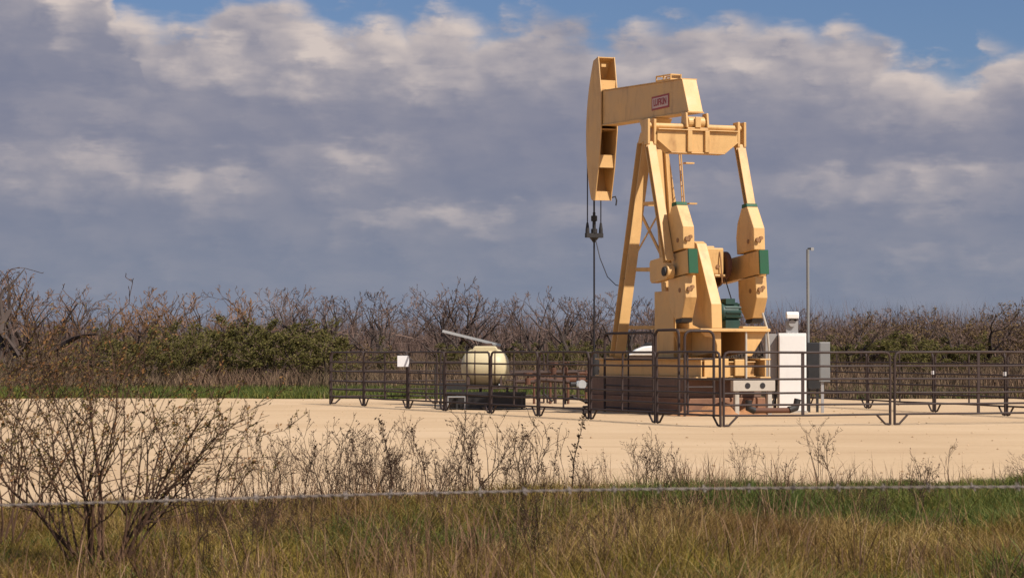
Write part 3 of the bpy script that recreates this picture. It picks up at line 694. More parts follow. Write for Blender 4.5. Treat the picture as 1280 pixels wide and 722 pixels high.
# ------------------------------------------------------------------ branching plants
def frame(d):
    a = d.orthogonal().normalized(); return a, d.cross(a)
def twig_tube(V, Fc, pts, rads, n):
    o = len(V); k = len(pts); d0 = (pts[1]-pts[0]).normalized(); a, b = frame(d0)
    for i, p in enumerate(pts):
        if i == k-1 and n == 3:
            pass
        for j in range(n):
            t = 2*PI*j/n; V.append(p + (a*math.cos(t)+b*math.sin(t))*rads[i])
    for i in range(k-1):
        for j in range(n): Fc.append((o+i*n+j, o+i*n+(j+1) % n, o+(i+1)*n+(j+1) % n, o+(i+1)*n+j))
class Plant:
    def __init__(s): s.T = ([], []); s.W = ([], []); s.L = ([], [])
    def leaf(s, p, size):
        d = Vector((random.gauss(0, 1), random.gauss(0, 1), random.gauss(0, 1))).normalized(); a, b = frame(d); V, Fc = s.L; o = len(V)
        l = size*random.uniform(.6, 1.4); V += [p-a*l*.5, p+b*l*.22, p+a*l*.5, p-b*l*.22]; Fc.append((o, o+1, o+2, o+3))
    def grow(s, p, d, length, r, lev, cfg):
        n = max(3, int(length/cfg['seg'])); pts = [p.copy()]; rads = [r]; dd = d.normalized(); kids = []
        for i in range(n):
            dd = (dd + Vector((random.gauss(0, 1), random.gauss(0, 1), random.gauss(0, .8)))*cfg['wob'] + Vector((0, 0, cfg['up']))).normalized()
            q = pts[-1] + dd*(length/n); pts.append(q); t = (i+1)/n; rads.append(max(cfg['rmin'], r*(1-.75*t)))
            if lev < cfg['levels'] and t > cfg['bare'][lev]:
                if random.random() < cfg['dens'][lev]: kids.append((q, dd.copy(), rads[-1], t))
            if lev >= cfg['leaf_from'] and cfg['leaf'] and random.random() < cfg['leafp']:
                for _ in range(cfg.get('leafn', 1)): s.leaf(q + Vector((random.gauss(0, 1), random.gauss(0, 1), random.gauss(0, 1)))*cfg['leaf']*.5, cfg['leaf'])
        tgt = s.T if lev < cfg['trunk_levels'] else s.W
        twig_tube(*tgt, pts, rads, 6 if lev == 0 else 4 if lev < 2 else 3)
        if lev < cfg['levels'] and cfg.get('tipkids', True): kids.append((pts[-1], dd.copy(), rads[-1], 1))
        for q, dk, rk, t in kids:
            ang = R(random.uniform(*cfg['ang'])); a, b = frame(dk); f = random.uniform(0, 2*PI)
            nd_ = dk*math.cos(ang) + (a*math.cos(f)+b*math.sin(f))*math.sin(ang)
            s.grow(q, nd_, length*cfg['ratio']*random.uniform(.6, 1.2)*(1.1-.4*t), rk*.75, lev+1, cfg)
    def mesh(s, which, name, mat):
        V, Fc = which
        me = bpy.data.meshes.new(name); me.from_pydata([tuple(v) for v in V], [], Fc); me.materials.append(mat); return me
def plant_thing(name, label, cat, pl, mats, names, loc=(0, 0, 0), group=None):
    t = thing(name, label, cat, loc, 0, group)
    for which, m_, n_ in zip((pl.T, pl.W, pl.L), mats, names):
        if which[0] and n_:
            o = bpy.data.objects.new(n_, pl.mesh(which, n_, m_)); COL.objects.link(o); o.parent = t
    return t

# --- bare mesquite trees of the far treeline (unit height about 5.5 m)
def tree_proto(seed, twig, leafp=0):
    random.seed(seed); pl = Plant()
    cfg = dict(seg=.25, wob=.17, up=.06, rmin=.008, levels=4, bare=[.3, .2, .1, .05], dens=[.55, .56, .66, .72], ang=(18, 55), ratio=.60, leaf=.09, leaf_from=3, leafp=leafp, trunk_levels=2)
    for k in range(random.choice((2, 3, 3))):
        a = random.uniform(0, 2*PI); d = Vector((math.cos(a)*.55, math.sin(a)*.55, 1))
        pl.grow(Vector((random.uniform(-.2, .2), random.uniform(-.2, .2), -.1)), d, random.uniform(2.2, 2.9), random.uniform(.10, .16), 0, cfg)
    top = max(v.z for v in pl.W[0])
    return pl, top
protos = []
for k in range(7):
    pl, top = tree_proto(100+k, M['twig'])
    protos.append((pl, top))
random.seed(11)
def ytop(p):
    xs_ = [-200, 0, 40, 80, 200, 350, 470, 520, 570, 640, 800, 960, 1090, 1150, 1230, 1500]
    ys_ = [345, 340, 338, 362, 362, 360, 356, 346, 352, 362, 364, 378, 383, 384, 376, 374]
    return float(np.interp(p, xs_, ys_))
def zone(p):
    return ('beyond the left shrub' if p < 230 else 'behind the left end of the pipe fence' if p < 460 else 'behind the sign and solar panel' if p < 620 else
            'behind the bare pipework' if p < 740 else 'behind the pumpjack' if p < 960 else 'beyond the lamp pole' if p < 1110 else 'behind the right end of the fence')
roots = {}
count = 0
NT = 84
for i in range(NT):
    row = i % 3; p = -130 + 1540*((i//3)+.5+random.uniform(-.45, .45)+row*.33)/(NT/3)
    Y = (128, 152, 182)[row]+random.uniform(-10, 10); yt = ytop(p) + random.uniform(-7, 16) + (8 if row == 0 else 0)
    H = 1.6 + (440-yt)*Y/F; k = random.randrange(7); rusty = (30 < p < 330 and random.random() < .75)
    key = (k, rusty); pl, top = protos[k]
    loc = (colx(p, Y), Y, 0); sc = H/top; sw = sc*random.uniform(.95, 1.25)
    lbl = ('bare rust brown tree, ' if rusty else 'bare grey brown tree, ') + ('nearest row ', 'middle row ', 'farthest row ')[row] + zone(p)
    if key not in roots:
        t = plant_thing('mesquite_tree', lbl, 'tree', pl, (M['bark'], M['twig_rust'] if rusty else M['twig'], M['bush_olive']), ('trunk', 'crown', None), loc, 'bare trees of the far treeline')
        roots[key] = t; t.rotation_euler = (0, 0, random.uniform(0, 6.28)); t.scale = (sw, sw, sc)
    else:
        dup(roots[key], loc, random.uniform(0, 6.28), (sw, sw, sc), lbl)
# the crooked darker tree at the left edge
random.seed(31); pl = Plant()
cfg = dict(seg=.25, wob=.20, up=.02, rmin=.009, levels=4, bare=[.3, .3, .2, .1], dens=[.5, .38, .36, .3], ang=(30, 75), ratio=.6, leaf=0, leaf_from=9, leafp=0, trunk_levels=2)
for k, d in enumerate(((-.5, 0, 1), (.35, .2, 1), (.05, -.3, 1))): pl.grow(Vector((0, 0, -.1)), Vector(d), 2.7, .17, 0, cfg)
top = max(v.z for v in pl.W[0]); Y = 112
t = plant_thing('mesquite_tree', 'crooked dark bare tree standing tallest at the left edge of the treeline', 'tree', pl, (M['bark'], M['twig'], None), ('trunk', 'crown', None), (colx(12, Y), Y, 0), 'bare trees of the far treeline')
s_ = (1.6+(440-322)*Y/F)/top; t.scale = (s_*1.1, s_*1.1, s_)

# --- leafy bushes in front of the trees
def bush_proto(seed, dens):
    random.seed(seed); pl = Plant()
    cfg = dict(seg=.16, wob=.2, up=.05, rmin=.006, levels=3, bare=[.12, .08, .08], dens=[.75, .65, .6], ang=(20, 60), ratio=.58, leaf=.055 if dens < .9 else .065, leaf_from=1, leafp=dens, leafn=2 if dens < .9 else 4, trunk_levels=1)
    for k in range(7):
        a = random.uniform(0, 2*PI); pl.grow(Vector((random.uniform(-.5, .5), random.uniform(-.5, .5), 0)), Vector((math.cos(a)*.6, math.sin(a)*.6, 1)), random.uniform(1.0, 1.5), .03, 0, cfg)
    return pl, max(v.z for v in pl.W[0])
bp_ = [bush_proto(200+k, .95) for k in range(4)] + [bush_proto(220+k, .6) for k in range(4)]
broots = {}
def bush(p, yt, Y, kind, wide, lbl):
    k = random.randrange(4) + (0 if kind else 4); key = (k, kind); pl, top = bp_[k]; H = 1.6+(440-yt)*Y/F; sc = H/top
    loc = (colx(p, Y), Y, 0)
    if key not in broots:
        t = plant_thing('bush', lbl, 'bush', pl, (M['bark'], M['twig'], M['bush_green' if kind else 'bush_olive']), ('stem', 'twigs', 'foliage'), loc, 'leafy bushes before the trees')
        broots[key] = t; t.rotation_euler = (0, 0, random.uniform(0, 6.28)); t.scale = (sc*wide, sc*wide, sc)
    else: dup(broots[key], loc, random.uniform(0, 6.28), (sc*wide, sc*wide, sc), lbl)
random.seed(5)
for p, yt, Y, kd, wd in [(215, 425, 108, 1, 1.3), (250, 402, 112, 1, 1.3), (285, 395, 116, 1, 1.4), (325, 398, 112, 1, 1.4), (360, 400, 118, 1, 1.4), (395, 405, 114, 1, 1.3), (430, 412, 118, 0, 1.4)]:
    bush(p, yt, Y, kd, wd, 'dark green bush beyond the grass left of the fence' if kd else 'olive brown bush behind the left end of the fence')
for p, yt, Y in [(-20, 430, 104), (25, 415, 110), (75, 420, 106), (130, 408, 114), (170, 415, 108)]:
    bush(p, yt, Y, 0 if p % 2 else 1, 1.4, 'low leafy bush seen through the big bare shrub')
for p, yt, Y in [(560, 428, 120), (645, 427, 120), (680, 425, 122), (720, 424, 120), (757, 424, 124), (795, 422, 124)]:
    bush(p, yt, Y, 1, 1.5, 'low green bush behind the pipework and polished rod' if p > 600 else 'low green bush behind the solar panel')
for p, yt, Y in [(1048, 418, 120), (1085, 414, 122), (1130, 413, 120), (1170, 415, 124), (1205, 420, 122)]:
    bush(p, yt, Y, 1, 1.5, 'low green bush behind the paired front fence posts')
for p, yt, Y in [(1075, 389, 140), (1105, 386, 145), (1140, 388, 138), (1180, 384, 142), (1215, 380, 138), (1250, 377, 140), (1285, 376, 136), (1325, 378, 140), (1030, 396, 145)]:
    bush(p, yt, Y, 0, 1.25, 'tall olive brown bush above the right end of the fence' if p > 1120 else 'tall olive brown bush right of the lamp pole')

# --- the mass of dry brush between and behind the trees
def blades(name, X, Yv, Z, H, Wd, lean, mat, segs=2, curl=.5, ldir=None):
    n = len(X); a = rng.random(n)*2*PI; la = rng.random(n)*2*PI if ldir is None else ldir; ln = lean*rng.random(n)*H
    sx, sy = np.cos(a)*Wd/2, np.sin(a)*Wd/2; lx, ly = np.cos(la)*ln, np.sin(la)*ln
    base = np.stack([X, Yv, Z], 1); rows = []
    for k in range(segs):
        t = k/segs; w_ = 1-.45*t
        c_ = base + np.stack([lx*t**(1+curl), ly*t**(1+curl), H*t], 1); o = np.stack([sx*w_, sy*w_, 0*sx], 1)
        rows += [c_-o, c_+o]
    rows.append(base + np.stack([lx, ly, H*(1-.25*lean*rng.random(n))], 1))
    nv = len(rows); V = np.stack(rows, 1).reshape(-1, 3); b0 = np.arange(n)*nv
    idx = []; fn = []
    q = []
    for k in range(segs-1): q.append(np.stack([b0+2*k, b0+2*k+1, b0+2*k+3, b0+2*k+2], 1))
    tri = np.stack([b0+2*segs-2, b0+2*segs-1, b0+2*segs], 1)
    parts_ = [x.ravel() for x in q] + [tri.ravel()]; idx = np.concatenate(parts_)
    fn = np.concatenate([np.full(n*(segs-1), 4), np.full(n, 3)]).astype(np.int64)
    o = bpy.data.objects.new(name, np_mesh(name, V, fn, idx, mat)); COL.objects.link(o); return o
def vnoise(x, y, s, seed):
    """cheap smooth value noise"""
    r_ = np.random.default_rng(seed).random((256, 256)); xi, yi = x*s, y*s
    x0, y0 = np.floor(xi).astype(int), np.floor(yi).astype(int); fx, fy = xi-x0, yi-y0; fx = fx*fx*(3-2*fx); fy = fy*fy*(3-2*fy)
    g = lambda i, j: r_[i % 256, j % 256]
    return (g(x0, y0)*(1-fx)+g(x0+1, y0)*fx)*(1-fy)+(g(x0, y0+1)*(1-fx)+g(x0+1, y0+1)*fx)*fy
n = 90000
yy = 97 + 70*rng.random(n)**1.1; xx = (rng.random(n)-.5)*.56*yy
hh = (.35 + 1.3*rng.random(n))*(.5+vnoise(xx, yy, .25, 1))*(.55+.45*np.clip((yy-97)/25, 0, 1))
tag(blades('brush_thicket', xx, yy, 0*xx, hh, .018+.03*rng.random(n), .8, M['brush'], 2), 'belt of dry brown brush between the pad and the trees', kind='stuff')
n = 110000
yy = 165 + 90*rng.random(n); xx = (rng.random(n)-.5)*.56*yy
hh = (1.2 + 3.9*rng.random(n)**1.3)*(.62+.55*vnoise(xx, yy, .12, 2))
tag(blades('far_woods', xx, yy, .6*rng.random(n), hh, .02+.04*rng.random(n), .45, M['twig'], 2), 'distant mass of bare brown woods behind the nearest trees', kind='stuff')
# far grass strip beyond the pad
n = 70000
yy = 82.5 + 19*rng.random(n)**1.3; xx = (rng.random(n)-.5)*.56*yy
ok = yy > far_edge(xx)-.4; xx, yy = xx[ok], yy[ok]
gl = rng.random(len(xx)) < np.clip(1.05-(xx+1)*.12, .12, 1.1)*(.5+.9*vnoise(xx, yy, .3, 41))
for sel, nm, mt_, lb in ((gl, 'far_grass', M['green_grass'], 'strip of short green grass along the far edge of the pad'), (~gl, 'far_dry_grass', M['brush'], 'dry brown grass mixed along the far edge of the pad')):
    tag(blades(nm, xx[sel], yy[sel], 0*xx[sel], .10+.30*rng.random(sel.sum()), .02+.02*rng.random(sel.sum()), .8, mt_, 2), lb, kind='stuff')

# ------------------------------------------------------------------ foreground grass
def scatter(n, y0, y1, extra=1.0):
    yy = y0 + (y1-y0)*rng.random(n); xx = (rng.random(n)-.5)*(.47*yy+1.2)*extra; return xx, yy
def greenness(x, y):
    g = vnoise(x, y, .7, 5)*.6 + vnoise(x, y, 2.3, 6)*.4
    e = near_edge(x)-y        # distance in from the pad edge
    right = np.clip((x-.3)/2.5, 0, 1)
    return g*.75 + .75*right*np.clip(1.25-np.abs(e-3.0)/4.2, 0, 1) - .10*np.clip((1-x)/3, 0, 1)
nT = 42000                                   # tussocks, each a spray of blades
tx, ty = scatter(nT, 12.5, 33)
e = near_edge(tx)-ty
keep = (e > -.2+.7*(vnoise(tx, ty, 2.5, 8)-.5)) & (rng.random(nT) < np.clip(.5+e*.5, .1, 1)*(.25+1.0*vnoise(tx, ty, 1.1, 9)))
tx, ty = tx[keep], ty[keep]; nT = len(tx)
gr = greenness(tx, ty); u = rng.random(nT)
kind = np.where(u < np.clip((gr-.41)*4.5, .03, .96), 0, np.where(rng.random(nT) < np.clip(.25+1.5*(vnoise(tx, ty, .55, 21)-.3), .1, .9), 1, 2))
tall = np.clip(.35+(near_edge(tx)-ty)*.28, .3, 1)*(.35+1.0*vnoise(tx, ty, .8, 12))*(.6+.8*rng.random(nT))*np.where(kind == 2, 1.1, .9)*(1-.5*np.clip((-1.2-tx)/1.5, 0, 1))
nb = 15
for kk, (nm, mt_, wd_, lb) in enumerate((('green_grass', M['green_grass'], .0068, 'patches of green grass along the near edge of the pad'),
                                        ('olive_grass', M['olive_grass'], .0058, 'yellowing olive grass mixed through the roadside verge'),
                                        ('dry_grass', M['dry_grass'], .0048, 'tangled dry straw coloured grass of the roadside verge'))):
    q = np.where(kind == kk)[0]; q = np.repeat(q, nb); m_ = len(q); dr = rng.random(m_)*2*PI; rd = .10*np.sqrt(rng.random(m_))
    X_ = tx[q]+np.cos(dr)*rd; Y_ = ty[q]+np.sin(dr)*rd
    H_ = .24*tall[q]*(.35+.85*rng.random(m_)**1.3)+.03
    tag(blades(nm, X_, Y_, 0*X_, H_, wd_*(.6+.8*rng.random(m_)), 1.35, mt_, 3, .5, dr+rng.normal(0, 1.5, m_)), lb, kind='stuff')

nc = 1300
cx_, cy_ = scatter(nc, 12.5, 31); pr = vnoise(cx_, cy_, .6, 31)*.8 + .35*np.clip(1-np.abs(cx_+.6)/3.2, 0, 1)
cx_, cy_, pr = [a_[(pr > .48) & (near_edge(cx_)-cy_ > .1)] for a_ in (cx_, cy_, pr)]
q = np.repeat(np.arange(len(cx_)), 13); m_ = len(q); dr = rng.random(m_)*2*PI; rd = .2*rng.random(m_)
M['dead'] = island_mat('dead_stems', [(0, (.08, .04, .022)), (.6, (.17, .09, .05)), (1, (.30, .19, .11))], .85)
H_ = (.12+.42*rng.random(m_)**1.6)*(.7+.6*pr[q])
tag(blades('dead_stems', cx_[q]+np.cos(dr)*rd, cy_[q]+np.sin(dr)*rd, 0*H_, H_, .004+.005*rng.random(m_), .75, M['dead'], 3, .3), 'patches of dark brown dead stems standing in the verge grass', kind='stuff')

# ------------------------------------------------------------------ weeds
def weed_proto(seed, style):
    random.seed(seed); pl = Plant()
    if style == 'bushy':
        cfg = dict(seg=.055, wob=.11, up=.05, rmin=.0028, levels=2, bare=[.25, .2], dens=[.55, .45], ang=(20, 55), ratio=.45, leaf=.030, leaf_from=1, leafp=.6, leafn=1, trunk_levels=1)
        for k in range(random.choice((3, 4, 5))):
            a = random.uniform(0, 2*PI); pl.grow(Vector((random.uniform(-.04, .04), random.uniform(-.04, .04), 0)), Vector((math.cos(a)*.30, math.sin(a)*.30, 1)), random.uniform(.7, 1.0), .0075, 0, cfg)
    elif style == 'spike':
        cfg = dict(seg=.045, wob=.06, up=.05, rmin=.0028, levels=1, bare=[.35], dens=[.75], ang=(15, 40), ratio=.16, leaf=.036, leaf_from=0, leafp=.75, leafn=2, trunk_levels=1)
        for k in range(random.choice((1, 1, 2))): pl.grow(Vector((0, 0, 0)), Vector((random.uniform(-.25, .25), random.uniform(-.2, .2), 1)), random.uniform(.85, 1.0), .0085, 0, cfg)
    else:
        cfg = dict(seg=.06, wob=.09, up=.03, rmin=.0026, levels=2, bare=[.45, .3], dens=[.4, .35], ang=(20, 50), ratio=.38, leaf=.026, leaf_from=1, leafp=.45, leafn=1, trunk_levels=1)
        for k in range(random.choice((1, 2, 3))): pl.grow(Vector((random.uniform(-.03, .03), 0, 0)), Vector((random.uniform(-.3, .3), random.uniform(-.2, .2), 1)), random.uniform(.8, 1.0), .0068, 0, cfg)
    V = pl.T[0]+pl.W[0]
    return pl, max(v.z for v in V)
styles = ['bushy', 'bushy', 'bushy', 'spike', 'spike', 'wispy', 'wispy', 'wispy', 'bushy']
wp_ = [weed_proto(300+k, s) for k, s in enumerate(styles)]
wroots = {}
def below(p):
    return ('beside the big bare shrub' if p < 330 else 'below the left end of the pipe fence' if p < 440 else 'below the small white sign' if p < 535 else
            'below the cream tank and black tray' if p < 650 else 'below the bare pipework' if p < 735 else 'below the concrete base of the pumpjack' if p < 870 else
            'below the near corner of the fence' if p < 960 else 'below the white cabinet' if p < 1050 else 'below the paired front fence posts' if p < 1160 else 'near the right end of the verge')
LOOK = ['bushy brown', 'branching brown', 'twiggy brown', 'spiky dark', 'dark seeded', 'thin bare', 'wispy brown', 'slender branching', 'spreading brown']
def weed(p, yt, Y, k, lbl, group):
    if lbl is None: lbl = '%s weed %s %s' % (LOOK[k], 'low in the grass' if 'verge' in group else 'at the pad edge', below(p))
    pl, top = wp_[k]; base_z = 0; H = 1.6 + (440-yt)*Y/F; sc = H/top; loc = (colx(p, Y), Y, 0); rz = random.uniform(0, 6.28); s3 = (sc*random.uniform(.85, 1.1),)*2 + (sc,)
    if k not in wroots:
        t = plant_thing('dry_weed', lbl, 'weed', pl, (M['weed'], M['weed'], M['weedhead']), ('stem', 'twigs', 'seed_heads'), loc, group); t.rotation_euler = (0, 0, rz); t.scale = s3; wroots[k] = t
    else: dup(wroots[k], loc, rz, s3, lbl, group)
random.seed(77)
GW = 'dry weeds against the pad'
hero = [(318, 498, 26.5, 5, 'tall bare single weed stem left of the low weed cluster below the fence end'),
        (345, 545, 25.5, 2, 'twiggy dry weed in the left of the weed row against the pad'),
        (488, 512, 26.5, 5, 'tallest thin weed of the crowded middle row, below the white sign'),
        (515, 520, 27.0, 6, 'slender dry weed with a nodding top below the left of the black tray'),
        (538, 532, 26.3, 3, 'dark spiky dry weed under the black tray'),
        (612, 508, 27.2, 7, 'tall straight weed stem below the right half of the cream tank'),
        (690, 548, 27.2, 4, 'leaning weed with a fluffy seed head alone against the pad'),
        (736, 586, 28.4, 3, 'short pair of dark leaning weed spikes left of the bushy weed'),
        (759, 560, 28.4, 4, 'dark upright seed spike left of the bushy weed under the pumpjack'),
        (795, 545, 28.0, 0, 'bushy brown weed below the concrete base of the pumpjack'),
        (818, 532, 27.6, 2, 'tall branching weed below the near guard rail of the pumpjack'),
        (925, 545, 28.4, 1, 'branching dry weed below the near corner of the fence'),
        (967, 556, 28.8, 5, 'small thin weed between the fence corner weed and the tall clump'),
        (1022, 520, 28.4, 7, 'tallest thin weed of the clump below the white cabinet'),
        (1040, 532, 28.6, 8, 'spreading weed of the clump below the white cabinet'),
        (1183, 546, 29.0, 6, 'lone arching pale weed on the green verge at the right'),
        (1262, 576, 29.6, 1, 'low brown weed near the right end of the verge')]
for p, yt, Y, k, l in hero: weed(p, yt, Y, k, l, GW)
for i in range(105):
    p = random.triangular(190, 840, 440); Y = random.uniform(21.5, 26.8); yt = 505+110*random.random()**.7
    weed(p, yt, Y, random.choice((0, 1, 5, 6, 7, 5, 6, 7, 3)), None, 'weeds along the pad edge')
for i in range(48):
    p = random.uniform(720, 1290) if i % 2 else random.uniform(740, 1080); Y = random.uniform(22, 28.5); yt = 545+80*random.random()**.7
    weed(p, yt, Y, random.choice((0, 1, 5, 6, 7, 8)), None, 'weeds along the pad edge')
for i in range(92):
    p = random.uniform(-30, 1310) if i % 3 == 0 else random.uniform(240, 860); Y = random.uniform(16.8, 23); yt = 600+90*random.random()**1.2
    weed(p, yt, Y, random.choice((0, 1, 2, 8, 7)), None, 'weeds low in the verge')

# ------------------------------------------------------------------ large bare shrub at the left
random.seed(19)
def shrub(label, loc, stems, cfg):
    pl = Plant()
    for p, d, l, r in stems: pl.grow(Vector(p), Vector(d), l, r, 0, cfg)
    return plant_thing('bare_shrub', label, 'shrub', pl, (M['shrub_stem'], M['shrub_stem'], M['shrub_leaf']), ('stem', 'twigs', 'foliage'), loc, 'bare shrubs at the left')
scfg = dict(seg=.085, wob=.10, up=.020, rmin=.0026, levels=3, bare=[.2, .12, .08], dens=[.50, .44, .42], ang=(20, 55), ratio=.46, leaf=.028, leaf_from=1, leafp=.75, leafn=1, trunk_levels=1)
def stems(n, spread, l0, l1, r0, seed):
    random.seed(seed); out = []
    for k in range(n):
        a = 2*PI*(k+random.uniform(-.3, .3))/n; sp_ = spread*random.uniform(.35, 1)
        out.append(((math.cos(a)*.16, math.sin(a)*.12, 0), (math.cos(a)*sp_, math.sin(a)*sp_*.6, 1), random.uniform(l0, l1), r0*random.uniform(.75, 1.1)))
    return out
bY = 17.6
shrub('large multi stemmed bare shrub with tiny leaves at the left', (colx(125, bY), bY, 0),
      [((0, 0, 0), (.04, .1, 1), 1.60, .018), ((-.05, .02, 0), (-.95, .1, .9), 1.5, .017), ((.06, 0, 0), (.95, -.1, .8), 1.45, .016), ((.06, 0, 0), (.6, .2, .9), 1.4, .015)] + stems(8, .8, 1.15, 1.5, .012, 3) + stems(7, .40, 1.40, 1.66, .013, 8), scfg)
shrub('smaller bare shrub at the left edge beside the large one', (colx(-8, 19.5), 19.5, 0), stems(7, .7, 1.15, 1.55, .012, 9) + stems(4, .25, 1.40, 1.66, .012, 12), scfg)
s2 = dict(scfg); s2['levels'] = 2; s2['dens'] = [.5, .45]; s2['bare'] = [.2, .15]
shrub('low twiggy shrub just right of the large bare shrub', (colx(250, 22), 22, 0), stems(8, .75, .75, 1.05, .010, 5), s2)

# ------------------------------------------------------------------ light and sky
sdir = Vector((.74, -.673, 0)).normalized(); EL = R(49)
sun_to = Vector((sdir.x*math.cos(EL), sdir.y*math.cos(EL), math.sin(EL)))
sl = bpy.data.lights.new('sun', 'SUN'); sl.energy = 4.7; sl.angle = R(.6); sl.color = (1, .93, .82)
so = bpy.data.objects.new('sun', sl); COL.objects.link(so); so.rotation_euler = sun_to.to_track_quat('Z', 'Y').to_euler(); so.location = (0, 0, 50)
wd = bpy.data.worlds.new('World'); S.world = wd; wd.use_nodes = True; nt = wd.node_tree; L = nt.links.new; wd.cycles.sampling_method = 'MANUAL'; wd.cycles.sample_map_resolution = 512
bgN = nt.nodes['Background']; bgN.inputs['Strength'].default_value = .08; STR = .08
sky = nd(nt, 'ShaderNodeTexSky'); sky.sky_type = 'NISHITA'; sky.sun_disc = False; sky.sun_elevation = EL; sky.sun_rotation = math.atan2(sdir.x, sdir.y)
sky.air_density = 1.0; sky.dust_density = .6; sky.ozone_density = 2.5
tc = nd(nt, 'ShaderNodeTexCoord'); vec = tc.outputs['Generated']
def mth(op, a, b=None, clamp=False):
    n_ = nd(nt, 'ShaderNodeMath', operation=op); n_.use_clamp = clamp
    for i, x in enumerate((a, b)):
        if x is None: continue
        if isinstance(x, (int, float)): n_.inputs[i].default_value = x
        else: L(x, n_.inputs[i])
    return n_.outputs[0]
def sstep(x, lo, hi):
    n_ = nd(nt, 'ShaderNodeMapRange', interpolation_type='SMOOTHSTEP'); L(x, n_.inputs['Value'])
    n_.inputs['From Min'].default_value = lo; n_.inputs['From Max'].default_value = hi; return n_.outputs['Result']
sx_ = nd(nt, 'ShaderNodeSeparateXYZ'); L(vec, sx_.inputs[0]); X, Zs = sx_.outputs['X'], sx_.outputs['Z']
mpA = nd(nt, 'ShaderNodeMapping'); mpA.inputs['Scale'].default_value = (1, 1, 1.7); L(vec, mpA.inputs['Vector'])
V1 = mpA.outputs['Vector']
nBig = noise(nt, V1, 14, 3, .5); nMid = noise(nt, V1, 42, 4, .55); nFine = noise(nt, V1, 110, 3, .6)
mpB = nd(nt, 'ShaderNodeMapping'); mpB.inputs['Scale'].default_value = (1, 1, 4.2); mpB.inputs['Location'].default_value = (3.1, 1.7, .4); L(vec, mpB.inputs['Vector'])
nBand = noise(nt, mpB.outputs['Vector'], 16, 3, .55)
def cen(x, k): return mth('MULTIPLY', mth('SUBTRACT', x, .5), k)
warpx = mth('ADD', cen(nBig.outputs['Fac'], .03), cen(nMid.outputs['Fac'], .040)); 
nM2 = noise(nt, mpB.outputs['Vector'], 30, 3, .6); warpz = mth('ADD', cen(nM2.outputs['Fac'], .020), cen(nMid.outputs['Fac'], .022))
XW, ZW = mth('ADD', X, warpx), mth('ADD', Zs, warpz)
def blob(px, py, a, b, amp):
    """a lit cloud crest: crisp above, fading slowly below"""
    x0, z0 = (px-640)/F, (440-py)/F; a, b = a/F, b/F
    u = mth('DIVIDE', mth('SUBTRACT', XW, x0), a); v = mth('DIVIDE', mth('SUBTRACT', ZW, z0), b); vp = mth('MAXIMUM', v, 0)
    q = mth('ADD', mth('ADD', mth('MULTIPLY', u, u), mth('MULTIPLY', v, v)), mth('MULTIPLY', mth('MULTIPLY', vp, vp), 2.5))
    return mth('MULTIPLY', mth('POWER', 2.718, mth('MULTIPLY', q, -1)), amp)
cb2 = nd(nt, 'ShaderNodeCombineXYZ'); L(mth('ADD', X, mth('ADD', cen(nMid.outputs['Fac'], .030), cen(nFine.outputs['Fac'], .010))), cb2.inputs[0]); L(mth('ADD', Zs, mth('ADD', cen(nM2.outputs['Fac'], .026), cen(nFine.outputs['Fac'], .010))), cb2.inputs[1])
def voro(scale, stretch, dx=0, dz=0):
    mp_ = nd(nt, 'ShaderNodeMapping'); mp_.inputs['Scale'].default_value = (1, stretch, 1); mp_.inputs['Location'].default_value = (dx, dz, 0)
    L(cb2.outputs[0], mp_.inputs['Vector'])
    v = nd(nt, 'ShaderNodeTexVoronoi', feature='SMOOTH_F1'); v.voronoi_dimensions = '2D'; v.inputs['Scale'].default_value = scale; v.inputs['Smoothness'].default_value = .45
    L(mp_.outputs['Vector'], v.inputs['Vector']); return v.outputs['Distance']
vA = voro(46, 1.25); vB = voro(46, 1.25, .004, .0065)
heap = mth('SUBTRACT', vB, vA)                      # > 0 on the sunny side of each heap
# crest line of the main bank: height of its top against azimuth
crest = nd(nt, 'ShaderNodeFloatCurve'); cm = crest.mapping.curves[0]
cp_ = [(-260, 60), (-60, 10), (20, -40), (150, -40), (178, 30), (235, 34), (290, 12), (390, 10), (420, 26), (560, 30), (640, 40), (690, 30), (738, 52), (800, 40), (900, 36), (1000, 40), (1070, 46), (1108, 74), (1150, 92), (1195, 96), (1228, 80), (1290, 66), (1400, 60), (1560, 50)]
def cxx(p): return ((p-640)/F+.35)/.7
def czz(y): return ((440-y)/F)/.2
while len(cm.points) < len(cp_): cm.points.new(.5, .5)
for pt, (p, y) in zip(cm.points, cp_): pt.location = (cxx(p), czz(y)); pt.handle_type = 'AUTO'
crest.mapping.update()
L(mth('DIVIDE', mth('ADD', XW, .35), .7, True), crest.inputs['Value'])
h_ = mth('SUBTRACT', mth('ADD', mth('MULTIPLY', crest.outputs['Value'], .2), .0015), Zs)
h_ = mth('ADD', h_, mth('ADD', mth('MULTIPLY', mth('SUBTRACT', .42, vA), .016), mth('ADD', cen(nMid.outputs['Fac'], .014), cen(nFine.outputs['Fac'], .006))))
cov = sstep(h_, -.005, .010)
rim = mth('SUBTRACT', 1, sstep(h_, .004, .036))
lit = mth('MULTIPLY', rim, mth('ADD', .30, mth('MULTIPLY', sstep(nBig.outputs['Fac'], .35, .62), .50)))
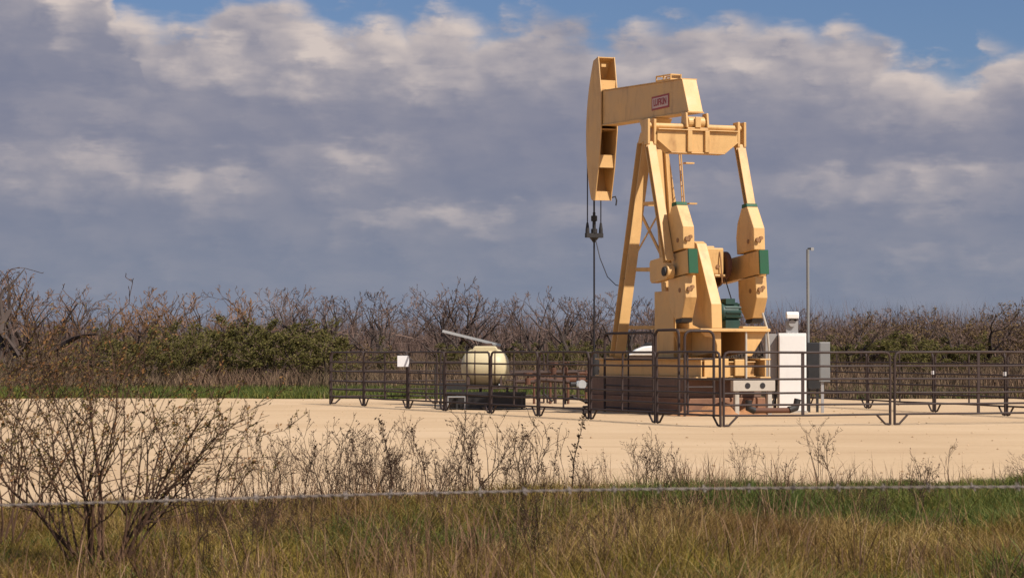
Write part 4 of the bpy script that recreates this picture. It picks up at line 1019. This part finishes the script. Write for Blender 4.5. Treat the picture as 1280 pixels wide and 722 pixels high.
for b_ in [(95, 6, 60, 34, 1.0), (270, 62, 80, 44, .70), (425, 62, 105, 50, .92), (560, 78, 110, 48, .52), (690, 66, 80, 44, .45), (850, 72, 110, 50, .60), (960, 70, 110, 50, .62), (1080, 100, 80, 44, .42), (1262, 90, 60, 40, .60),
           (95, 205, 85, 34, .48), (160, 225, 60, 26, .40), (250, 225, 70, 30, .46), (430, 195, 75, 34, .50), (405, 215, 40, 20, .35), (540, 268, 100, 22, .38), (610, 275, 40, 18, .34), (1145, 222, 90, 34, .48), (1010, 225, 70, 24, .32), (1150, 140, 120, 28, .30), (340, 0, 90, 24, .38), (160, 135, 120, 28, .20), (860, 235, 90, 22, .16), (1180, 320, 90, 16, .14), (700, 270, 60, 20, .16)]:
    lit = mth('MAXIMUM', lit, blob(*b_))
# generic cloud lighting in all the other directions
off = mth('MAXIMUM', sstep(Zs, .17, .30), sstep(mth('ABSOLUTE', X), .26, .40))
gen = mth('MULTIPLY', sstep(nBig.outputs['Fac'], .45, .75), off)
lit = mth('ADD', lit, mth('MULTIPLY', gen, .6))
# billows: cloud thickness towards the sun less thickness here gives each puff a lit and a shaded side
def shifted(scale, dx, dz, detail, stretch):
    mp_ = nd(nt, 'ShaderNodeMapping'); mp_.inputs['Scale'].default_value = (1, 1, stretch); mp_.inputs['Location'].default_value = (dx, 0, dz); L(vec, mp_.inputs['Vector'])
    return noise(nt, mp_.outputs['Vector'], scale, 3, .5).outputs['Fac']
bil = mth('SUBTRACT', shifted(30, 0, 0, 5, 1.6), shifted(30, .006, .009, 5, 1.6))
puff = mth('ADD', mth('MULTIPLY', bil, 1.2), mth('MULTIPLY', heap, .8))
litn = mth('MULTIPLY', lit, mth('ADD', .50, mth('MULTIPLY', nMid.outputs['Fac'], .85)))
litn = mth('ADD', litn, mth('MULTIPLY', puff, mth('ADD', .10, mth('MULTIPLY', lit, 1.15))))
litn = mth('ADD', litn, cen(nFine.outputs['Fac'], .07))
litn = mth('ADD', mth('ADD', litn, .05), cen(nBand.outputs['Fac'], .13), True)
def srgb(r, g, b):
    f = lambda c: (c/255/12.92 if c/255 <= .04045 else ((c/255+.055)/1.055)**2.4)
    return tuple(f(c)/STR/2**.2 for c in (r, g, b))
def mixc(fac, c1, c2):
    n_ = nd(nt, 'ShaderNodeMixRGB'); L(fac, n_.inputs['Fac'])
    for i, x in ((1, c1), (2, c2)):
        if isinstance(x, tuple): n_.inputs[i].default_value = (*x, 1)
        else: L(x, n_.inputs[i])
    return n_.outputs[0]
shade = mixc(sstep(Zs, .005, .10), srgb(124, 133, 152), srgb(125, 129, 149))
cloud = mixc(litn, shade, srgb(209, 196, 190))
# cloud cover: clear above the bank, broken overhead
cov = mth('MAXIMUM', cov, mth('MULTIPLY', sstep(nBig.outputs['Fac'], .52, .66), off))
# a tint makes the clear strip darker and bluer than the plain sky texture
skyc = nd(nt, 'ShaderNodeMixRGB', blend_type='MULTIPLY'); skyc.inputs['Fac'].default_value = 1; L(sky.outputs['Color'], skyc.inputs['Color1']); skyc.inputs['Color2'].default_value = (.55, .62, .80, 1)
col = mixc(cov, mixc(off, skyc.outputs[0], sky.outputs['Color']), mixc(off, cloud, mixc(litn, srgb(128, 130, 142), srgb(190, 184, 180))))
L(col, bgN.inputs['Color'])

S.view_settings.view_transform = 'Standard'; S.view_settings.look = 'None'; S.view_settings.exposure = .2; S.view_settings.gamma = 1
S.render.engine = 'CYCLES'; S.cycles.use_denoising = True; S.cycles.denoiser = 'OPENIMAGEDENOISE'; S.cycles.denoising_input_passes = 'RGB_ALBEDO_NORMAL'; S.cycles.max_bounces = 5; S.cycles.diffuse_bounces = 2; S.cycles.transparent_max_bounces = 6
S.render.use_persistent_data = False
